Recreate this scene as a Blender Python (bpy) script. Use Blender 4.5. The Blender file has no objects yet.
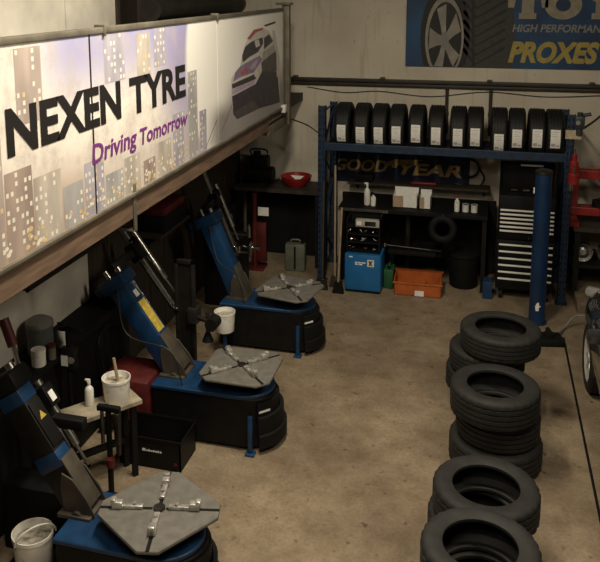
import bpy, bmesh, math, random
from mathutils import Vector, Matrix
random.seed(7)
S = bpy.context.scene
COL = S.collection
PI = math.pi

# ------------------------------------------------------------ materials
MATS = {}
def mat(name, col, rough=.6, metal=0., var=.25, scale=8., bump=0., bscale=60., col2=None, spec=.5, coat=0., stretch=None, thr=(.35, .7)):
    """procedural principled material: two colours mixed by noise, optional bump"""
    if name in MATS: return MATS[name]
    m = bpy.data.materials.new(name); m.use_nodes = True
    n, l = m.node_tree.nodes, m.node_tree.links
    b = n['Principled BSDF']
    tc = n.new('ShaderNodeTexCoord'); mp = n.new('ShaderNodeMapping')
    l.new(tc.outputs['Object'], mp.inputs['Vector'])
    if stretch: mp.inputs['Scale'].default_value = stretch
    nz = n.new('ShaderNodeTexNoise'); nz.inputs['Scale'].default_value = scale; nz.inputs['Detail'].default_value = 6
    l.new(mp.outputs['Vector'], nz.inputs['Vector'])
    rp = n.new('ShaderNodeValToRGB')
    c2 = col2 if col2 else tuple(c * (1 - var) for c in col)
    rp.color_ramp.elements[0].position = thr[0]; rp.color_ramp.elements[0].color = (*c2, 1)
    rp.color_ramp.elements[1].position = thr[1]; rp.color_ramp.elements[1].color = (*col, 1)
    l.new(nz.outputs['Fac'], rp.inputs['Fac']); l.new(rp.outputs['Color'], b.inputs['Base Color'])
    b.inputs['Roughness'].default_value = rough; b.inputs['Metallic'].default_value = metal
    b.inputs['Specular IOR Level'].default_value = spec; b.inputs['Coat Weight'].default_value = coat
    if bump:
        nb = n.new('ShaderNodeTexNoise'); nb.inputs['Scale'].default_value = bscale
        l.new(tc.outputs['Object'], nb.inputs['Vector'])
        bp = n.new('ShaderNodeBump'); bp.inputs['Strength'].default_value = bump; bp.inputs['Distance'].default_value = .01
        l.new(nb.outputs['Fac'], bp.inputs['Height']); l.new(bp.outputs['Normal'], b.inputs['Normal'])
    MATS[name] = m
    return m

RUB = mat('tyre_rubber', (.022, .021, .0195), .66, spec=.3, var=.35, scale=14, bump=.15, bscale=180)
RUBNEW = mat('new_tyre_rubber', (.010, .0097, .009), .6, var=.2, scale=14, spec=.35)
BLACK = mat('black_paint', (.0085, .0082, .008), .5, var=.4, scale=10, spec=.18)
BLACKM = mat('black_plastic', (.0075, .0072, .007), .65, var=.3, scale=10, spec=.18)
DIRTYB = mat('dirty_black_steel', (.016, .0145, .0125), .55, metal=.3, spec=.3, var=.5, scale=9)
STEEL = mat('dark_steel', (.06, .053, .045), .45, metal=.7, var=.5, scale=12)
CHROME = mat('chrome', (.75, .73, .70), .2, metal=1, var=.25, scale=20)
BRIGHT = mat('bright_steel', (.55, .52, .48), .32, metal=1, var=.4, scale=25)
BLUE = mat('machine_blue', (.008, .045, .125), .42, var=.4, scale=9)
RACKB = mat('rack_blue', (.012, .032, .075), .5, var=.5, scale=14)
CABB = mat('cabinet_blue', (.012, .13, .34), .42, var=.2, scale=6)
POLEB = mat('post_blue', (.007, .032, .095), .4, var=.45, scale=7, stretch=(1, 1, .4))
RED = mat('red_paint', (.30, .018, .014), .4, var=.4, scale=10)
DKRED = mat('dull_red', (.10, .009, .008), .55, var=.5, scale=10)
ORANGE = mat('orange_plastic', (.46, .11, .022), .5, var=.3, scale=8)
GREEN = mat('green_plastic', (.02, .10, .04), .5, var=.3)
GREYG = mat('grey_green_plastic', (.12, .13, .10), .5, var=.3)
PLASTER = mat('white_plaster', (.62, .58, .50), .85, var=.3, scale=3.0, bump=.12, bscale=30)
WHITE = mat('white_plastic', (.72, .70, .64), .45, var=.15, scale=12)
GRIMEW = mat('grimy_white_plastic', (.80, .77, .70), .5, scale=11, col2=(.50, .46, .39), thr=(.32, .46))
PAPER = mat('white_paper', (.78, .76, .72), .7, var=.12, scale=30)
CARD = mat('tan_cardboard', (.42, .30, .19), .8, var=.2)
WOOD = mat('old_timber', (.16, .098, .062), .75, var=.45, scale=5, stretch=(6, .8, 6))
DKWOOD = mat('dark_planks', (.045, .032, .021), .75, var=.6, scale=4, stretch=(8, 8, .6))
PALEW = mat('pale_wood', (.36, .26, .16), .7, var=.3, scale=8)
PLANK = mat('dusty_plank', (.40, .34, .25), .8, var=.5, scale=9)
GREYP = mat('dusty_grey_steel', (.17, .157, .138), .62, metal=.2, scale=14, var=.3, bump=.1, bscale=120)
RAIL = mat('brown_steel', (.048, .040, .030), .55, metal=.2, var=.4, scale=6)
FRAME = mat('sign_frame_steel', (.17, .15, .115), .6, metal=.3, var=.4, scale=7)
FRAMED = mat('sign_post_steel', (.20, .17, .125), .6, metal=.3, var=.4, scale=7)
BRN = mat('brown_bracket_steel', (.085, .07, .052), .6, metal=.3, var=.4, scale=10)
YEL = mat('yellow_label', (.55, .40, .06), .6, var=.4, scale=30)
DKGLASS = mat('dark_glass', (.01, .011, .012), .08, var=.1, spec=.8)
CARP = mat('car_paint', (.05, .052, .054), .25, metal=.5, var=.1, coat=1.)
LAMPG = mat('headlamp_glass', (.6, .6, .58), .12, metal=.6, var=.15)
NAVY = mat('navy_banner', (.008, .016, .055), .7, var=.4, scale=5)
TOYB = mat('banner_blue', (.012, .075, .19), .6, scale=2.2, col2=(.008, .030, .085))
GOLD = mat('gold_print', (.48, .32, .11), .7, var=.35, scale=18)
YELP = mat('yellow_print', (.46, .36, .085), .65, var=.3, scale=12)
CREAMP = mat('cream_print', (.38, .33, .24), .65, var=.3, scale=10)
GREYPR = mat('grey_print', (.26, .25, .23), .65, var=.2, scale=10)
DKPR = mat('dark_print', (.018, .017, .016), .65, var=.3, scale=20)
DKPR2 = mat('tread_print', (.05, .047, .043), .65, var=.3, scale=20)
RIMPR = mat('rim_print', (.34, .31, .26), .65, var=.35, scale=6)
INK = mat('black_ink', (.012, .010, .010), .5, var=.1)
PURP = mat('purple_ink', (.17, .035, .19), .5, var=.1)
PIPE = mat('air_hose', (.014, .013, .012), .55, var=.2)

# ------------------------------------------------------------ mesh helpers
class MB:
    def __init__(s): s.b = bmesh.new()
    def box(s, x0, x1, y0, y1, z0, z1, bev=0., M=None, seg=2):
        b = bmesh.new(); bmesh.ops.create_cube(b, size=1)
        for v in b.verts:
            v.co = Vector(((x0+x1)/2 + v.co.x*(x1-x0), (y0+y1)/2 + v.co.y*(y1-y0), (z0+z1)/2 + v.co.z*(z1-z0)))
        if bev: bmesh.ops.bevel(b, geom=b.edges[:], offset=bev, segments=seg, profile=.5, affect='EDGES')
        return s._add(b, M)
    def _add(s, b, M=None):
        if M is not None: bmesh.ops.transform(b, matrix=M, verts=b.verts[:])
        me = bpy.data.meshes.new('t'); b.to_mesh(me); b.free(); s.b.from_mesh(me); bpy.data.meshes.remove(me)
        return s
    def cyl(s, p, q, r, r2=None, n=20, M=None, cap=True):
        p, q = Vector(p), Vector(q); d = q - p
        b = bmesh.new()
        bmesh.ops.create_cone(b, cap_ends=cap, segments=n, radius1=r, radius2=r if r2 is None else r2, depth=d.length)
        bmesh.ops.transform(b, matrix=Matrix.Translation((p+q)/2) @ d.to_track_quat('Z', 'Y').to_matrix().to_4x4(), verts=b.verts[:])
        return s._add(b, M)
    def lathe(s, prof, n=32, c=(0, 0, 0), M=None, closed=False, fn=None):
        b = bmesh.new(); rings = []
        for k in range(n):
            a = 2*PI*k/n; ring = []
            for i, (r, z) in enumerate(prof):
                rr = fn(k, i, r, z) if fn else r
                ring.append(b.verts.new((c[0]+rr*math.cos(a), c[1]+rr*math.sin(a), c[2]+z)))
            rings.append(ring)
        m = len(prof)
        for k in range(n):
            A, B = rings[k], rings[(k+1) % n]
            for i in range(m if closed else m-1):
                j = (i+1) % m
                b.faces.new((A[i], B[i], B[j], A[j]))
        bmesh.ops.remove_doubles(b, verts=b.verts[:], dist=1e-6)
        bmesh.ops.recalc_face_normals(b, faces=b.faces[:])
        return s._add(b, M)
    def prism(s, pts, h0, h1, M=None, bev=0.):
        b = bmesh.new()
        lo = [b.verts.new((x, y, h0)) for x, y in pts]; hi = [b.verts.new((x, y, h1)) for x, y in pts]
        b.faces.new(lo[::-1]); b.faces.new(hi); n = len(pts)
        for i in range(n): b.faces.new((lo[i], lo[(i+1) % n], hi[(i+1) % n], hi[i]))
        bmesh.ops.recalc_face_normals(b, faces=b.faces[:])
        if bev: bmesh.ops.bevel(b, geom=b.edges[:], offset=bev, segments=1, affect='EDGES')
        return s._add(b, M)
    def tube(s, pts, r, n=8, smooth=6):
        P = [Vector(p) for p in pts]
        if smooth and len(P) > 2:
            Q = []
            E = [P[0]*2-P[1]] + P + [P[-1]*2-P[-2]]
            for i in range(1, len(E)-2):
                for k in range(smooth):
                    t = k/smooth; a, b_, c, d = E[i-1], E[i], E[i+1], E[i+2]
                    Q.append(.5*((2*b_) + (c-a)*t + (2*a-5*b_+4*c-d)*t*t + (3*b_-a-3*c+d)*t**3))
            Q.append(P[-1]); P = Q
        b = bmesh.new(); rings = []
        up = Vector((0, 0, 1))
        for i, p in enumerate(P):
            d = (P[min(i+1, len(P)-1)] - P[max(i-1, 0)]).normalized()
            x = d.cross(up)
            if x.length < .05: x = d.cross(Vector((1, 0, 0)))
            x.normalize(); y = d.cross(x).normalized()
            rings.append([b.verts.new(p + x*r*math.cos(2*PI*k/n) + y*r*math.sin(2*PI*k/n)) for k in range(n)])
        for A, B in zip(rings, rings[1:]):
            for k in range(n): b.faces.new((A[k], A[(k+1) % n], B[(k+1) % n], B[k]))
        b.faces.new(rings[0]); b.faces.new(rings[-1][::-1])
        bmesh.ops.recalc_face_normals(b, faces=b.faces[:])
        return s._add(b)
    def mark(s, i):
        s.b.faces.ensure_lookup_table()
        for f in s.b.faces[getattr(s, 'm0', 0):]: f.material_index = i
        s.m0 = len(s.b.faces); return s
    def poly(s, pts):
        f = s.b.faces.new([s.b.verts.new(p) for p in pts]); return f
    def build(s, name, m, parent=None, smooth=35, loc=None, rot=None):
        me = bpy.data.meshes.new(name); s.b.to_mesh(me); s.b.free()
        if not isinstance(m, (list, tuple)): m = [m]
        for x in m: me.materials.append(x)
        if smooth:
            me.polygons.foreach_set('use_smooth', [True]*len(me.polygons))
            me.set_sharp_from_angle(angle=math.radians(smooth))
        o = bpy.data.objects.new(name, me); COL.objects.link(o)
        if parent: o.parent = parent
        if loc: o.location = loc
        if rot: o.rotation_euler = rot
        return o

def tag(o, label, cat, group=None):
    o['label'] = label; o['category'] = cat
    if group: o['group'] = group
    return o
def thing(name, label, cat, loc=(0, 0, 0), rz=0, group=None):
    o = bpy.data.objects.new(name, None); COL.objects.link(o)
    o.empty_display_size = .1; o.location = loc; o.rotation_euler = (0, 0, rz)
    return tag(o, label, cat, group)
def struct(o): o['kind'] = 'structure'; return o
def copy_tree(o, parent=None):
    c = o.copy(); COL.objects.link(c)
    if parent: c.parent = parent
    for ch in list(o.children): copy_tree(ch, c)
    return c
def text_mesh(body, size_fit, M, off=0., shear=0., thick=.0015, space=1.):
    """default font text scaled to (w,h) of size_fit, lower left at the origin, then moved by M; returns an MB"""
    cu = bpy.data.curves.new('t', 'FONT'); cu.body = body; cu.size = 1; cu.offset = off; cu.shear = shear; cu.extrude = .5; cu.space_character = space
    cu.resolution_u = 4
    o = bpy.data.objects.new('t', cu); COL.objects.link(o)
    bpy.context.view_layer.update()
    me = bpy.data.meshes.new_from_object(o.evaluated_get(bpy.context.evaluated_depsgraph_get()))
    bpy.data.objects.remove(o); bpy.data.curves.remove(cu)
    xs = [v.co.x for v in me.vertices]; ys = [v.co.y for v in me.vertices]
    x0, x1, y0, y1 = min(xs), max(xs), min(ys), max(ys)
    for v in me.vertices:
        v.co = Vector(((v.co.x-x0)/(x1-x0)*size_fit[0], (v.co.y-y0)/(y1-y0)*size_fit[1], (v.co.z+.5)*thick))
    me.transform(M)
    mb = MB(); mb.b.from_mesh(me); bpy.data.meshes.remove(me)
    return mb
def M_back(x, y, z):   # text on a plane facing -Y
    return Matrix.Translation((x, y, z)) @ Matrix(((1, 0, 0, 0), (0, 0, -1, 0), (0, 1, 0, 0), (0, 0, 0, 1)))
def M_side(x, y, z):   # text on a plane facing +X, reading towards +Y
    return Matrix.Translation((x, y, z)) @ Matrix(((0, 0, 1, 0), (1, 0, 0, 0), (0, 1, 0, 0), (0, 0, 0, 1)))

# ------------------------------------------------------------ the room
WX, BY = -1.35, 1.0          # left wall plane, back wall plane
def floor_material():
    m = bpy.data.materials.new('stained_concrete'); m.use_nodes = True
    n, l = m.node_tree.nodes, m.node_tree.links; b = n['Principled BSDF']
    tc = n.new('ShaderNodeTexCoord')
    def noise(sc, det=8, rough=.6):
        z = n.new('ShaderNodeTexNoise'); z.inputs['Scale'].default_value = sc; z.inputs['Detail'].default_value = det
        z.inputs['Roughness'].default_value = rough; l.new(tc.outputs['Object'], z.inputs['Vector']); return z
    def ramp(src, a, ca, b_, cb):
        r = n.new('ShaderNodeValToRGB'); r.color_ramp.elements[0].position = a; r.color_ramp.elements[0].color = (*ca, 1)
        r.color_ramp.elements[1].position = b_; r.color_ramp.elements[1].color = (*cb, 1); l.new(src, r.inputs['Fac']); return r
    base = ramp(noise(.9).outputs['Fac'], .38, (.200, .148, .098), .66, (.315, .248, .170))
    mid = ramp(noise(4.5, 8, .7).outputs['Fac'], .32, (.66, .62, .56), .60, (1, 1, 1))
    fine = ramp(noise(38, 4, .7).outputs['Fac'], .30, (.72, .70, .66), .60, (1, 1, 1))
    spots = ramp(noise(11, 3, .5).outputs['Fac'], .27, (.42, .38, .34), .36, (1, 1, 1))
    last = base.outputs['Color']
    for r in (mid, fine, spots):
        x = n.new('ShaderNodeMix'); x.data_type = 'RGBA'; x.blend_type = 'MULTIPLY'; x.inputs['Factor'].default_value = 1
        l.new(last, x.inputs['A']); l.new(r.outputs['Color'], x.inputs['B']); last = x.outputs['Result']
    l.new(last, b.inputs['Base Color'])
    rr = ramp(noise(2.5).outputs['Fac'], .3, (.45,)*3, .7, (.75,)*3); l.new(rr.outputs['Color'], b.inputs['Roughness'])
    bp = n.new('ShaderNodeBump'); bp.inputs['Strength'].default_value = .12; bp.inputs['Distance'].default_value = .01
    l.new(fine.outputs['Color'], bp.inputs['Height']); l.new(bp.outputs['Normal'], b.inputs['Normal'])
    return m
def wall_material():
    m = bpy.data.materials.new('grimy_wall'); m.use_nodes = True
    n, l = m.node_tree.nodes, m.node_tree.links; b = n['Principled BSDF']
    tc = n.new('ShaderNodeTexCoord'); b.inputs['Roughness'].default_value = .85
    def layer(scale, sc, a, ca, b_, cb):
        mp = n.new('ShaderNodeMapping'); mp.inputs['Scale'].default_value = scale; l.new(tc.outputs['Object'], mp.inputs['Vector'])
        z = n.new('ShaderNodeTexNoise'); z.inputs['Scale'].default_value = sc; z.inputs['Detail'].default_value = 8; l.new(mp.outputs['Vector'], z.inputs['Vector'])
        r = n.new('ShaderNodeValToRGB'); r.color_ramp.elements[0].position = a; r.color_ramp.elements[0].color = (*ca, 1)
        r.color_ramp.elements[1].position = b_; r.color_ramp.elements[1].color = (*cb, 1); l.new(z.outputs['Fac'], r.inputs['Fac']); return r.outputs['Color']
    A = layer((1, 1, 1), 1.3, .3, (.52, .46, .37), .7, (.68, .62, .51))
    B = layer((7, 7, .6), 2.2, .26, (.74, .70, .63), .42, (1, 1, 1))
    Cc = layer((1, 1, 1), 16, .25, (.5, .46, .4), .36, (1, 1, 1))
    last = A
    for r in (B, Cc):
        x = n.new('ShaderNodeMix'); x.data_type = 'RGBA'; x.blend_type = 'MULTIPLY'; x.inputs['Factor'].default_value = .8
        l.new(last, x.inputs['A']); l.new(r, x.inputs['B']); last = x.outputs['Result']
    l.new(last, b.inputs['Base Color'])
    return m
WALL = wall_material()
RX, FY, CZ = 7.0, -11.5, 4.9
struct(MB().box(WX-.2, RX+.2, FY-.2, BY+.2, -.12, 0).build('floor', floor_material(), smooth=0))
struct(MB().box(WX-1.8, RX+.2, BY, BY+.15, 0, CZ).build('wall_back', WALL, smooth=0))
struct(MB().box(WX-.12, WX, FY, -3.25, 0, 2.2).build('wall_left', PLASTER, smooth=0))
mb = MB()
for k in range(24):
    y0 = -3.25 + k*.178
    mb.box(WX-.03, WX+random.uniform(-.006, .006), y0+.003, y0+.175, 0, 2.18)
struct(mb.build('wall_left_panelling', DKWOOD, smooth=0))
struct(MB().box(RX, RX+.15, FY, BY, 0, CZ).build('wall_right', mat('dark_roof_sheet', (.16, .13, .10), .85, var=.3), smooth=0))
struct(MB().box(WX-1.8, RX+.2, FY-.2, BY+.15, CZ, CZ+.1).build('ceiling', mat('dark_roof_sheet', (.16, .13, .10), .85, var=.3), smooth=0))
# mezzanine: floor slab, its upper wall of white sheets, brown boarded end
struct(MB().box(WX-1.7, -.46, FY, BY, 2.12, 2.22).build('mezzanine_floor', DKWOOD, smooth=0))
mb = MB()
for a, b_ in ((-11.5, -6.0), (-5.99, -4.6), (-4.59, -3.42), (-3.41, -2.52)):
    mb.box(WX-.05, WX, a, b_, 2.22, CZ, .003)
struct(mb.build('wall_left_upper', PLASTER, smooth=0))
mb = MB()
mb.box(WX-.75, WX-.7, -2.55, BY, 2.22, CZ); mb.box(WX-.7, WX+.02, -2.56, -2.5, 2.22, CZ)
mb.box(WX-.06, WX+.02, -1.98, -1.88, 2.22, CZ)
struct(mb.build('wall_left_boarding', DKWOOD, smooth=0))
# timber edge beam under the sign
mb = MB(); mb.box(-.50, -.375, FY, -.95, 2.06, 2.235, .006); struct(mb.build('trim_1', WOOD, smooth=0))
# long brown rail on the back wall, made of two flat bars with a bolt
mb = MB(); mb.box(-1.3, RX, BY-.05, BY, 2.335, 2.375, .004); mb.box(-1.3, RX, BY-.06, BY, 2.385, 2.43, .004)
for x in (-.55, .6, 1.92, 3.1): mb.box(x-.03, x+.03, BY-.075, BY, 2.42, 2.455, .005)
struct(mb.build('trim_2', RAIL))
# drain line in the concrete
struct(MB().box(2.745, 2.765, FY, -.85, -.004, .0015).build('trim_3', BLACKM, smooth=0))
# low kerb at foot of back wall, right of the rack
struct(MB().box(2.95, RX, -.16, BY, 0, .12, .01).build('trim_4', mat('kerb_concrete', (.16, .12, .075), .8, var=.4)))

# ------------------------------------------------------------ hanging sign
SX = -.37
def sign_print():
    m = bpy.data.materials.new('sign_print'); m.use_nodes = True
    n, l = m.node_tree.nodes, m.node_tree.links; b = n['Principled BSDF']; b.inputs['Roughness'].default_value = .45
    tc = n.new('ShaderNodeTexCoord'); sp = n.new('ShaderNodeSeparateXYZ'); l.new(tc.outputs['Object'], sp.inputs[0])
    def rng(src, a, b_, lo=0, hi=1):
        r = n.new('ShaderNodeMapRange'); r.interpolation_type = 'SMOOTHSTEP'
        for k, v in zip(('From Min', 'From Max', 'To Min', 'To Max'), (a, b_, lo, hi)): r.inputs[k].default_value = v
        l.new(src, r.inputs['Value']); return r.outputs['Result']
    def mul(a, c):
        x = n.new('ShaderNodeMath'); x.operation = 'MULTIPLY'; l.new(a, x.inputs[0])
        if isinstance(c, float): x.inputs[1].default_value = c
        else: l.new(c, x.inputs[1])
        return x.outputs[0]
    def mix(f, a, c):
        x = n.new('ShaderNodeMix'); x.data_type = 'RGBA'; l.new(f, x.inputs['Factor'])
        if isinstance(a, tuple): x.inputs['A'].default_value = (*a, 1)
        else: l.new(a, x.inputs['A'])
        x.inputs['B'].default_value = (*c, 1); return x.outputs['Result']
    Y, Z = sp.outputs['Y'], sp.outputs['Z']
    top = rng(Z, 2.80, 3.3)
    bot = rng(Z, 2.75, 2.3)
    leftm = rng(Y, -4.2, -5.6)
    base = mix(mul(bot, .55), (.76, .70, .63), (.48, .39, .34))
    base = mix(mul(mul(top, rng(Y, -5.6, -5.0)), .95), base, (.29, .285, .50))
    base = mix(mul(mul(bot, leftm), .85), base, (.34, .23, .19))
    base = mix(mul(mul(bot, rng(Y, -4.6, -5.4)), .4), base, (.55, .33, .16))
    def disc(cy, cz, r0, r1):
        v = n.new('ShaderNodeVectorMath'); v.operation = 'DISTANCE'; cx = n.new('ShaderNodeCombineXYZ')
        l.new(Y, cx.inputs['Y']); l.new(Z, cx.inputs['Z']); l.new(cx.outputs[0], v.inputs[0]); v.inputs[1].default_value = (0, cy, cz)
        return rng(v.outputs['Value'], r1, r0)
    base = mix(mul(disc(-3.35, 2.98, .1, .75), .92), base, (.30, .27, .47))
    base = mix(mul(disc(-3.0, 2.5, .1, .6), .7), base, (.42, .34, .42))
    base = mix(disc(-2.42, 3.02, .86, .95), base, (.82, .79, .74))
    base = mix(rng(Y, -2.5, -2.2), base, (.82, .79, .74))
    base = mix(mul(mul(rng(Y, -3.0, -2.5), rng(Z, 2.66, 2.44)), .9), base, (.17, .15, .14))
    base = mix(mul(mul(rng(Y, -2.55, -2.1), rng(Z, 2.85, 2.6)), .6), base, (.34, .30, .30))
    nz = n.new('ShaderNodeTexNoise'); nz.inputs['Scale'].default_value = 5; nz.inputs['Detail'].default_value = 8; nz.inputs['Roughness'].default_value = .75; l.new(tc.outputs['Object'], nz.inputs['Vector'])
    base = mix(mul(mul(rng(nz.outputs['Fac'], .42, .66), rng(Y, -3.2, -3.5)), .6), base, (.44, .38, .37))
    l.new(base, b.inputs['Base Color'])
    return m
PRINT = sign_print()
sg = thing('advertising_sign', 'long printed sign with black lettering, skyline and racing car along the mezzanine edge', 'sign', (SX, 0, 0))
ZB, ZT = 2.24, 3.335
for (a, b_) in ((-8.4, -6.62), (-6.615, -4.835), (-4.83, -2.6), (-2.597, -.38)):
    MB().box(-.02, 0, a, b_, ZB, ZT, .002).build('panel', PRINT, sg, smooth=0)
def sp_poly(mb, pts, d=.001, mi=0):
    f = mb.poly([(d, y, z) for y, z in pts]); f.normal_update()
    if f.normal.x < 0: f.normal_flip()
    f.material_index = mi
# skyline print: pale towers with lit windows
tower_cols = [mat('tower_print_%s' % k, c, .5, var=.35, scale=7, stretch=(1, 1, .3)) for k, c in
              (('rose', (.50, .41, .37)), ('mauve', (.44, .41, .48)), ('sand', (.53, .47, .41)), ('slate', (.43, .41, .41)), ('brown', (.40, .31, .27)))]
LIT = mat('window_print', (.76, .70, .60), .5, var=.1); AMB = mat('amber_print', (.72, .54, .30), .5, var=.3, scale=20); PALEP = mat('pale_line_print', (.58, .50, .46), .5, var=.1)
mb = MB(); rr = random.Random(3)
# (y0, y1, top z, bottom z, colour)
towers = [(-6.9, -6.5, 3.2, 2.25, 0), (-6.45, -6.1, 2.95, 2.25, 1), (-6.05, -5.75, 3.1, 2.25, 0), (-5.74, -5.5, 2.7, 2.25, 4), (-5.60, -5.36, 3.31, 2.92, 0), (-5.49, -5.22, 2.62, 2.25, 2), (-5.20, -4.98, 2.5, 2.25, 3),
          (-4.96, -4.72, 2.58, 2.25, 1), (-4.70, -4.46, 2.45, 2.25, 3), (-4.44, -4.2, 2.5, 2.25, 2), (-4.66, -4.38, 3.33, 3.02, 1), (-4.20, -3.98, 3.30, 2.98, 2), (-3.92, -3.72, 3.33, 3.05, 1),
          (-4.15, -3.95, 2.42, 2.25, 4), (-3.9, -3.66, 2.5, 2.25, 2), (-3.62, -3.4, 2.66, 2.25, 1), (-3.3, -3.1, 2.95, 2.25, 3), (-3.06, -2.9, 2.6, 2.25, 1)]
for (y0, y1, zt, zb, c) in towers:
    sp_poly(mb, [(y0, zb), (y1, zb), (y1, zt), (y0, zt)], .0008, c)
    ny = max(2, int((y1-y0)/.04)); nzz = int((zt-zb)/.042)
    for i in range(ny):
        for j in range(nzz):
            if rr.random() < .38:
                ya = y0 + (i+.2)*(y1-y0)/ny; za = zb + (j+.25)*(zt-zb)/nzz
                sp_poly(mb, [(ya, za), (ya+.022, za), (ya+.022, za+.024), (ya, za+.024)], .0012, 5 if rr.random() < .9 else 6)
for k in range(170):   # warm lights along the bottom of the print
    ya = rr.uniform(-6.6, -3.3); za = rr.uniform(2.26, 2.26 + .16*rr.random()+.04); s_ = rr.uniform(.005, .016)
    sp_poly(mb, [(ya + s_*1.4*math.cos(t*PI/3), za + s_*math.sin(t*PI/3)) for t in range(6)], .0015 + k*2e-6, 6 if rr.random() < .6 else 5)
mb.build('skyline_print', tower_cols + [LIT, AMB, PALEP], sg, smooth=0)
# racing car print
WHP = mat('car_white_print', (.60, .56, .52), .45, var=.2); DKP = mat('car_dark_print', (.055, .045, .06), .45, var=.4, scale=9); VIO = mat('car_violet_print', (.26, .19, .29), .45, var=.3); REDP = mat('car_red_print', (.42, .10, .10), .45, var=.2)
INKS = {'WH': 0, 'DK': 1, 'VIO': 2, 'RED': 3, 'LAV': 4, 'GR': 5, 'DK2': 6}
CAR_SHAPES = [
('WH', 0.0012, [(-2.233, 2.722), (-2.231, 2.776), (-2.114, 2.827), (-1.964, 2.867), (-1.9, 2.964), (-1.804, 3.05), (-1.674, 3.127), (-1.508, 3.185), (-1.194, 3.188), (-0.973, 3.146), (-0.781, 3.04), (-0.661, 2.945), (-0.539, 2.804), (-0.542, 2.628), (-0.505, 2.31), (-1.326, 2.366), (-2.075, 2.376), (-2.189, 2.441), (-2.239, 2.596)]),
('RED', 0.0018, [(-1.738, 3.112), (-1.508, 3.185), (-1.194, 3.192), (-1.195, 3.168), (-1.441, 3.154), (-1.643, 3.096)]),
('DK', 0.0018, [(-1.9, 2.96), (-1.804, 3.037), (-1.611, 3.071), (-1.197, 3.093), (-1.177, 3.025), (-1.379, 2.95), (-1.649, 2.929), (-1.884, 2.893)]),
('WH', 0.0024, [(-1.491, 3.075), (-1.34, 3.08), (-1.293, 3.013), (-1.446, 3.001)]),
('VIO', 0.0018, [(-2.175, 2.742), (-2.114, 2.822), (-1.928, 2.869), (-1.31, 2.91), (-1.225, 2.862), (-1.522, 2.76), (-1.969, 2.761)]),
('RED', 0.0024, [(-1.955, 2.812), (-1.749, 2.833), (-1.731, 2.792), (-1.938, 2.773)]),
('LAV', 0.0024, [(-1.679, 2.818), (-1.518, 2.869), (-1.339, 2.884), (-1.396, 2.837), (-1.588, 2.785)]),
('DK', 0.002, [(-2.222, 2.724), (-1.523, 2.739), (-1.442, 2.686), (-2.207, 2.679)]),
('LAV', 0.002, [(-2.215, 2.622), (-1.526, 2.644), (-1.511, 2.688), (-2.218, 2.671)]),
('DK', 0.002, [(-2.221, 2.611), (-1.458, 2.636), (-1.229, 2.74), (-0.625, 2.67), (-0.513, 2.311), (-1.326, 2.366), (-2.075, 2.376), (-2.189, 2.441)]),
('DK2', 0.0024, [(-2.188, 2.46), (-1.531, 2.477), (-1.326, 2.366), (-2.074, 2.386)]),
('GR', 0.0018, [(-1.202, 2.935), (-0.717, 2.988), (-0.637, 2.922), (-1.24, 2.839)]),
('DK2', 0.0018, [(-1.262, 2.835), (-0.637, 2.918), (-0.592, 2.673), (-1.229, 2.727)]),
('DK', 0.0018, [(-1.146, 3.08), (-0.951, 3.109), (-0.797, 3.024), (-1.15, 2.962)]),
('WH', 0.0026, [(-0.818, 3.152), (-0.715, 3.125), (-0.522, 2.803), (-0.568, 2.613), (-0.659, 2.618), (-0.663, 2.855), (-0.812, 3.059)]),
('DK', 0.0026, [(-1.143, 3.214), (-0.696, 3.236), (-0.697, 3.214), (-1.099, 3.196)]),
]
mb = MB()
for nm, d, pts in CAR_SHAPES: sp_poly(mb, pts, d, INKS[nm])
for k in range(0, 14, 2):
    a = -2.95 + k*.07; z = 2.26 + .012*k
    sp_poly(mb, [(a, z), (a+.012, z), (a+.32, z+.20), (a+.30, z+.20)], .0014 + k*1e-5, 5 if k % 3 else 6)
mb.build('race_car_print', [WHP, DKP, VIO, REDP, mat('car_lavender_print', (.42, .34, .44), .45, var=.3), mat('car_grey_print', (.40, .36, .34), .45, var=.3), mat('car_black_print', (.10, .085, .085), .45, var=.4)], sg, smooth=0)
text_mesh('NEXEN', (1.24, .245), M_side(.002, -5.70, 2.775), off=.036).build('lettering', INK, sg, smooth=0)
text_mesh('TYRE', (.98, .25), M_side(.002, -4.33, 2.768), off=.036).build('lettering', INK, sg, smooth=0)
text_mesh('Driving', (.62, .16), M_side(.002, -4.865, 2.515), off=.018, shear=.12).build('slogan_lettering', PURP, sg, smooth=0)
text_mesh('Tomorrow', (.87, .115), M_side(.002, -4.195, 2.54), off=.018, shear=.12).build('slogan_lettering', PURP, sg, smooth=0)
MB().box(.0, .0013, -4.842, -4.824, ZB, ZT).build('panel_seam', INK, sg, smooth=0)
mb = MB(); mb.box(-.05, .012, -8.4, -.36, ZT, ZT+.035, .004); mb.box(-.05, .02, -8.4, -.36, ZB-.02, ZB+.004, .003)
mb.box(-.05, .014, -.385, -.36, ZB, ZT, .003); mb.build('edge_frame', FRAME, sg)
for y in (-4.66, -2.597): MB().box(-.052, .018, y-.012, y+.012, ZT-.02, ZT+.05, .003).build('clip', FRAME, sg)
MB().box(.0, .05, -.47, -.38, 2.18, 2.27, .008).build('junction_box', WHITE, sg)['label'] = 'white junction box at the far lower corner'
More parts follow.
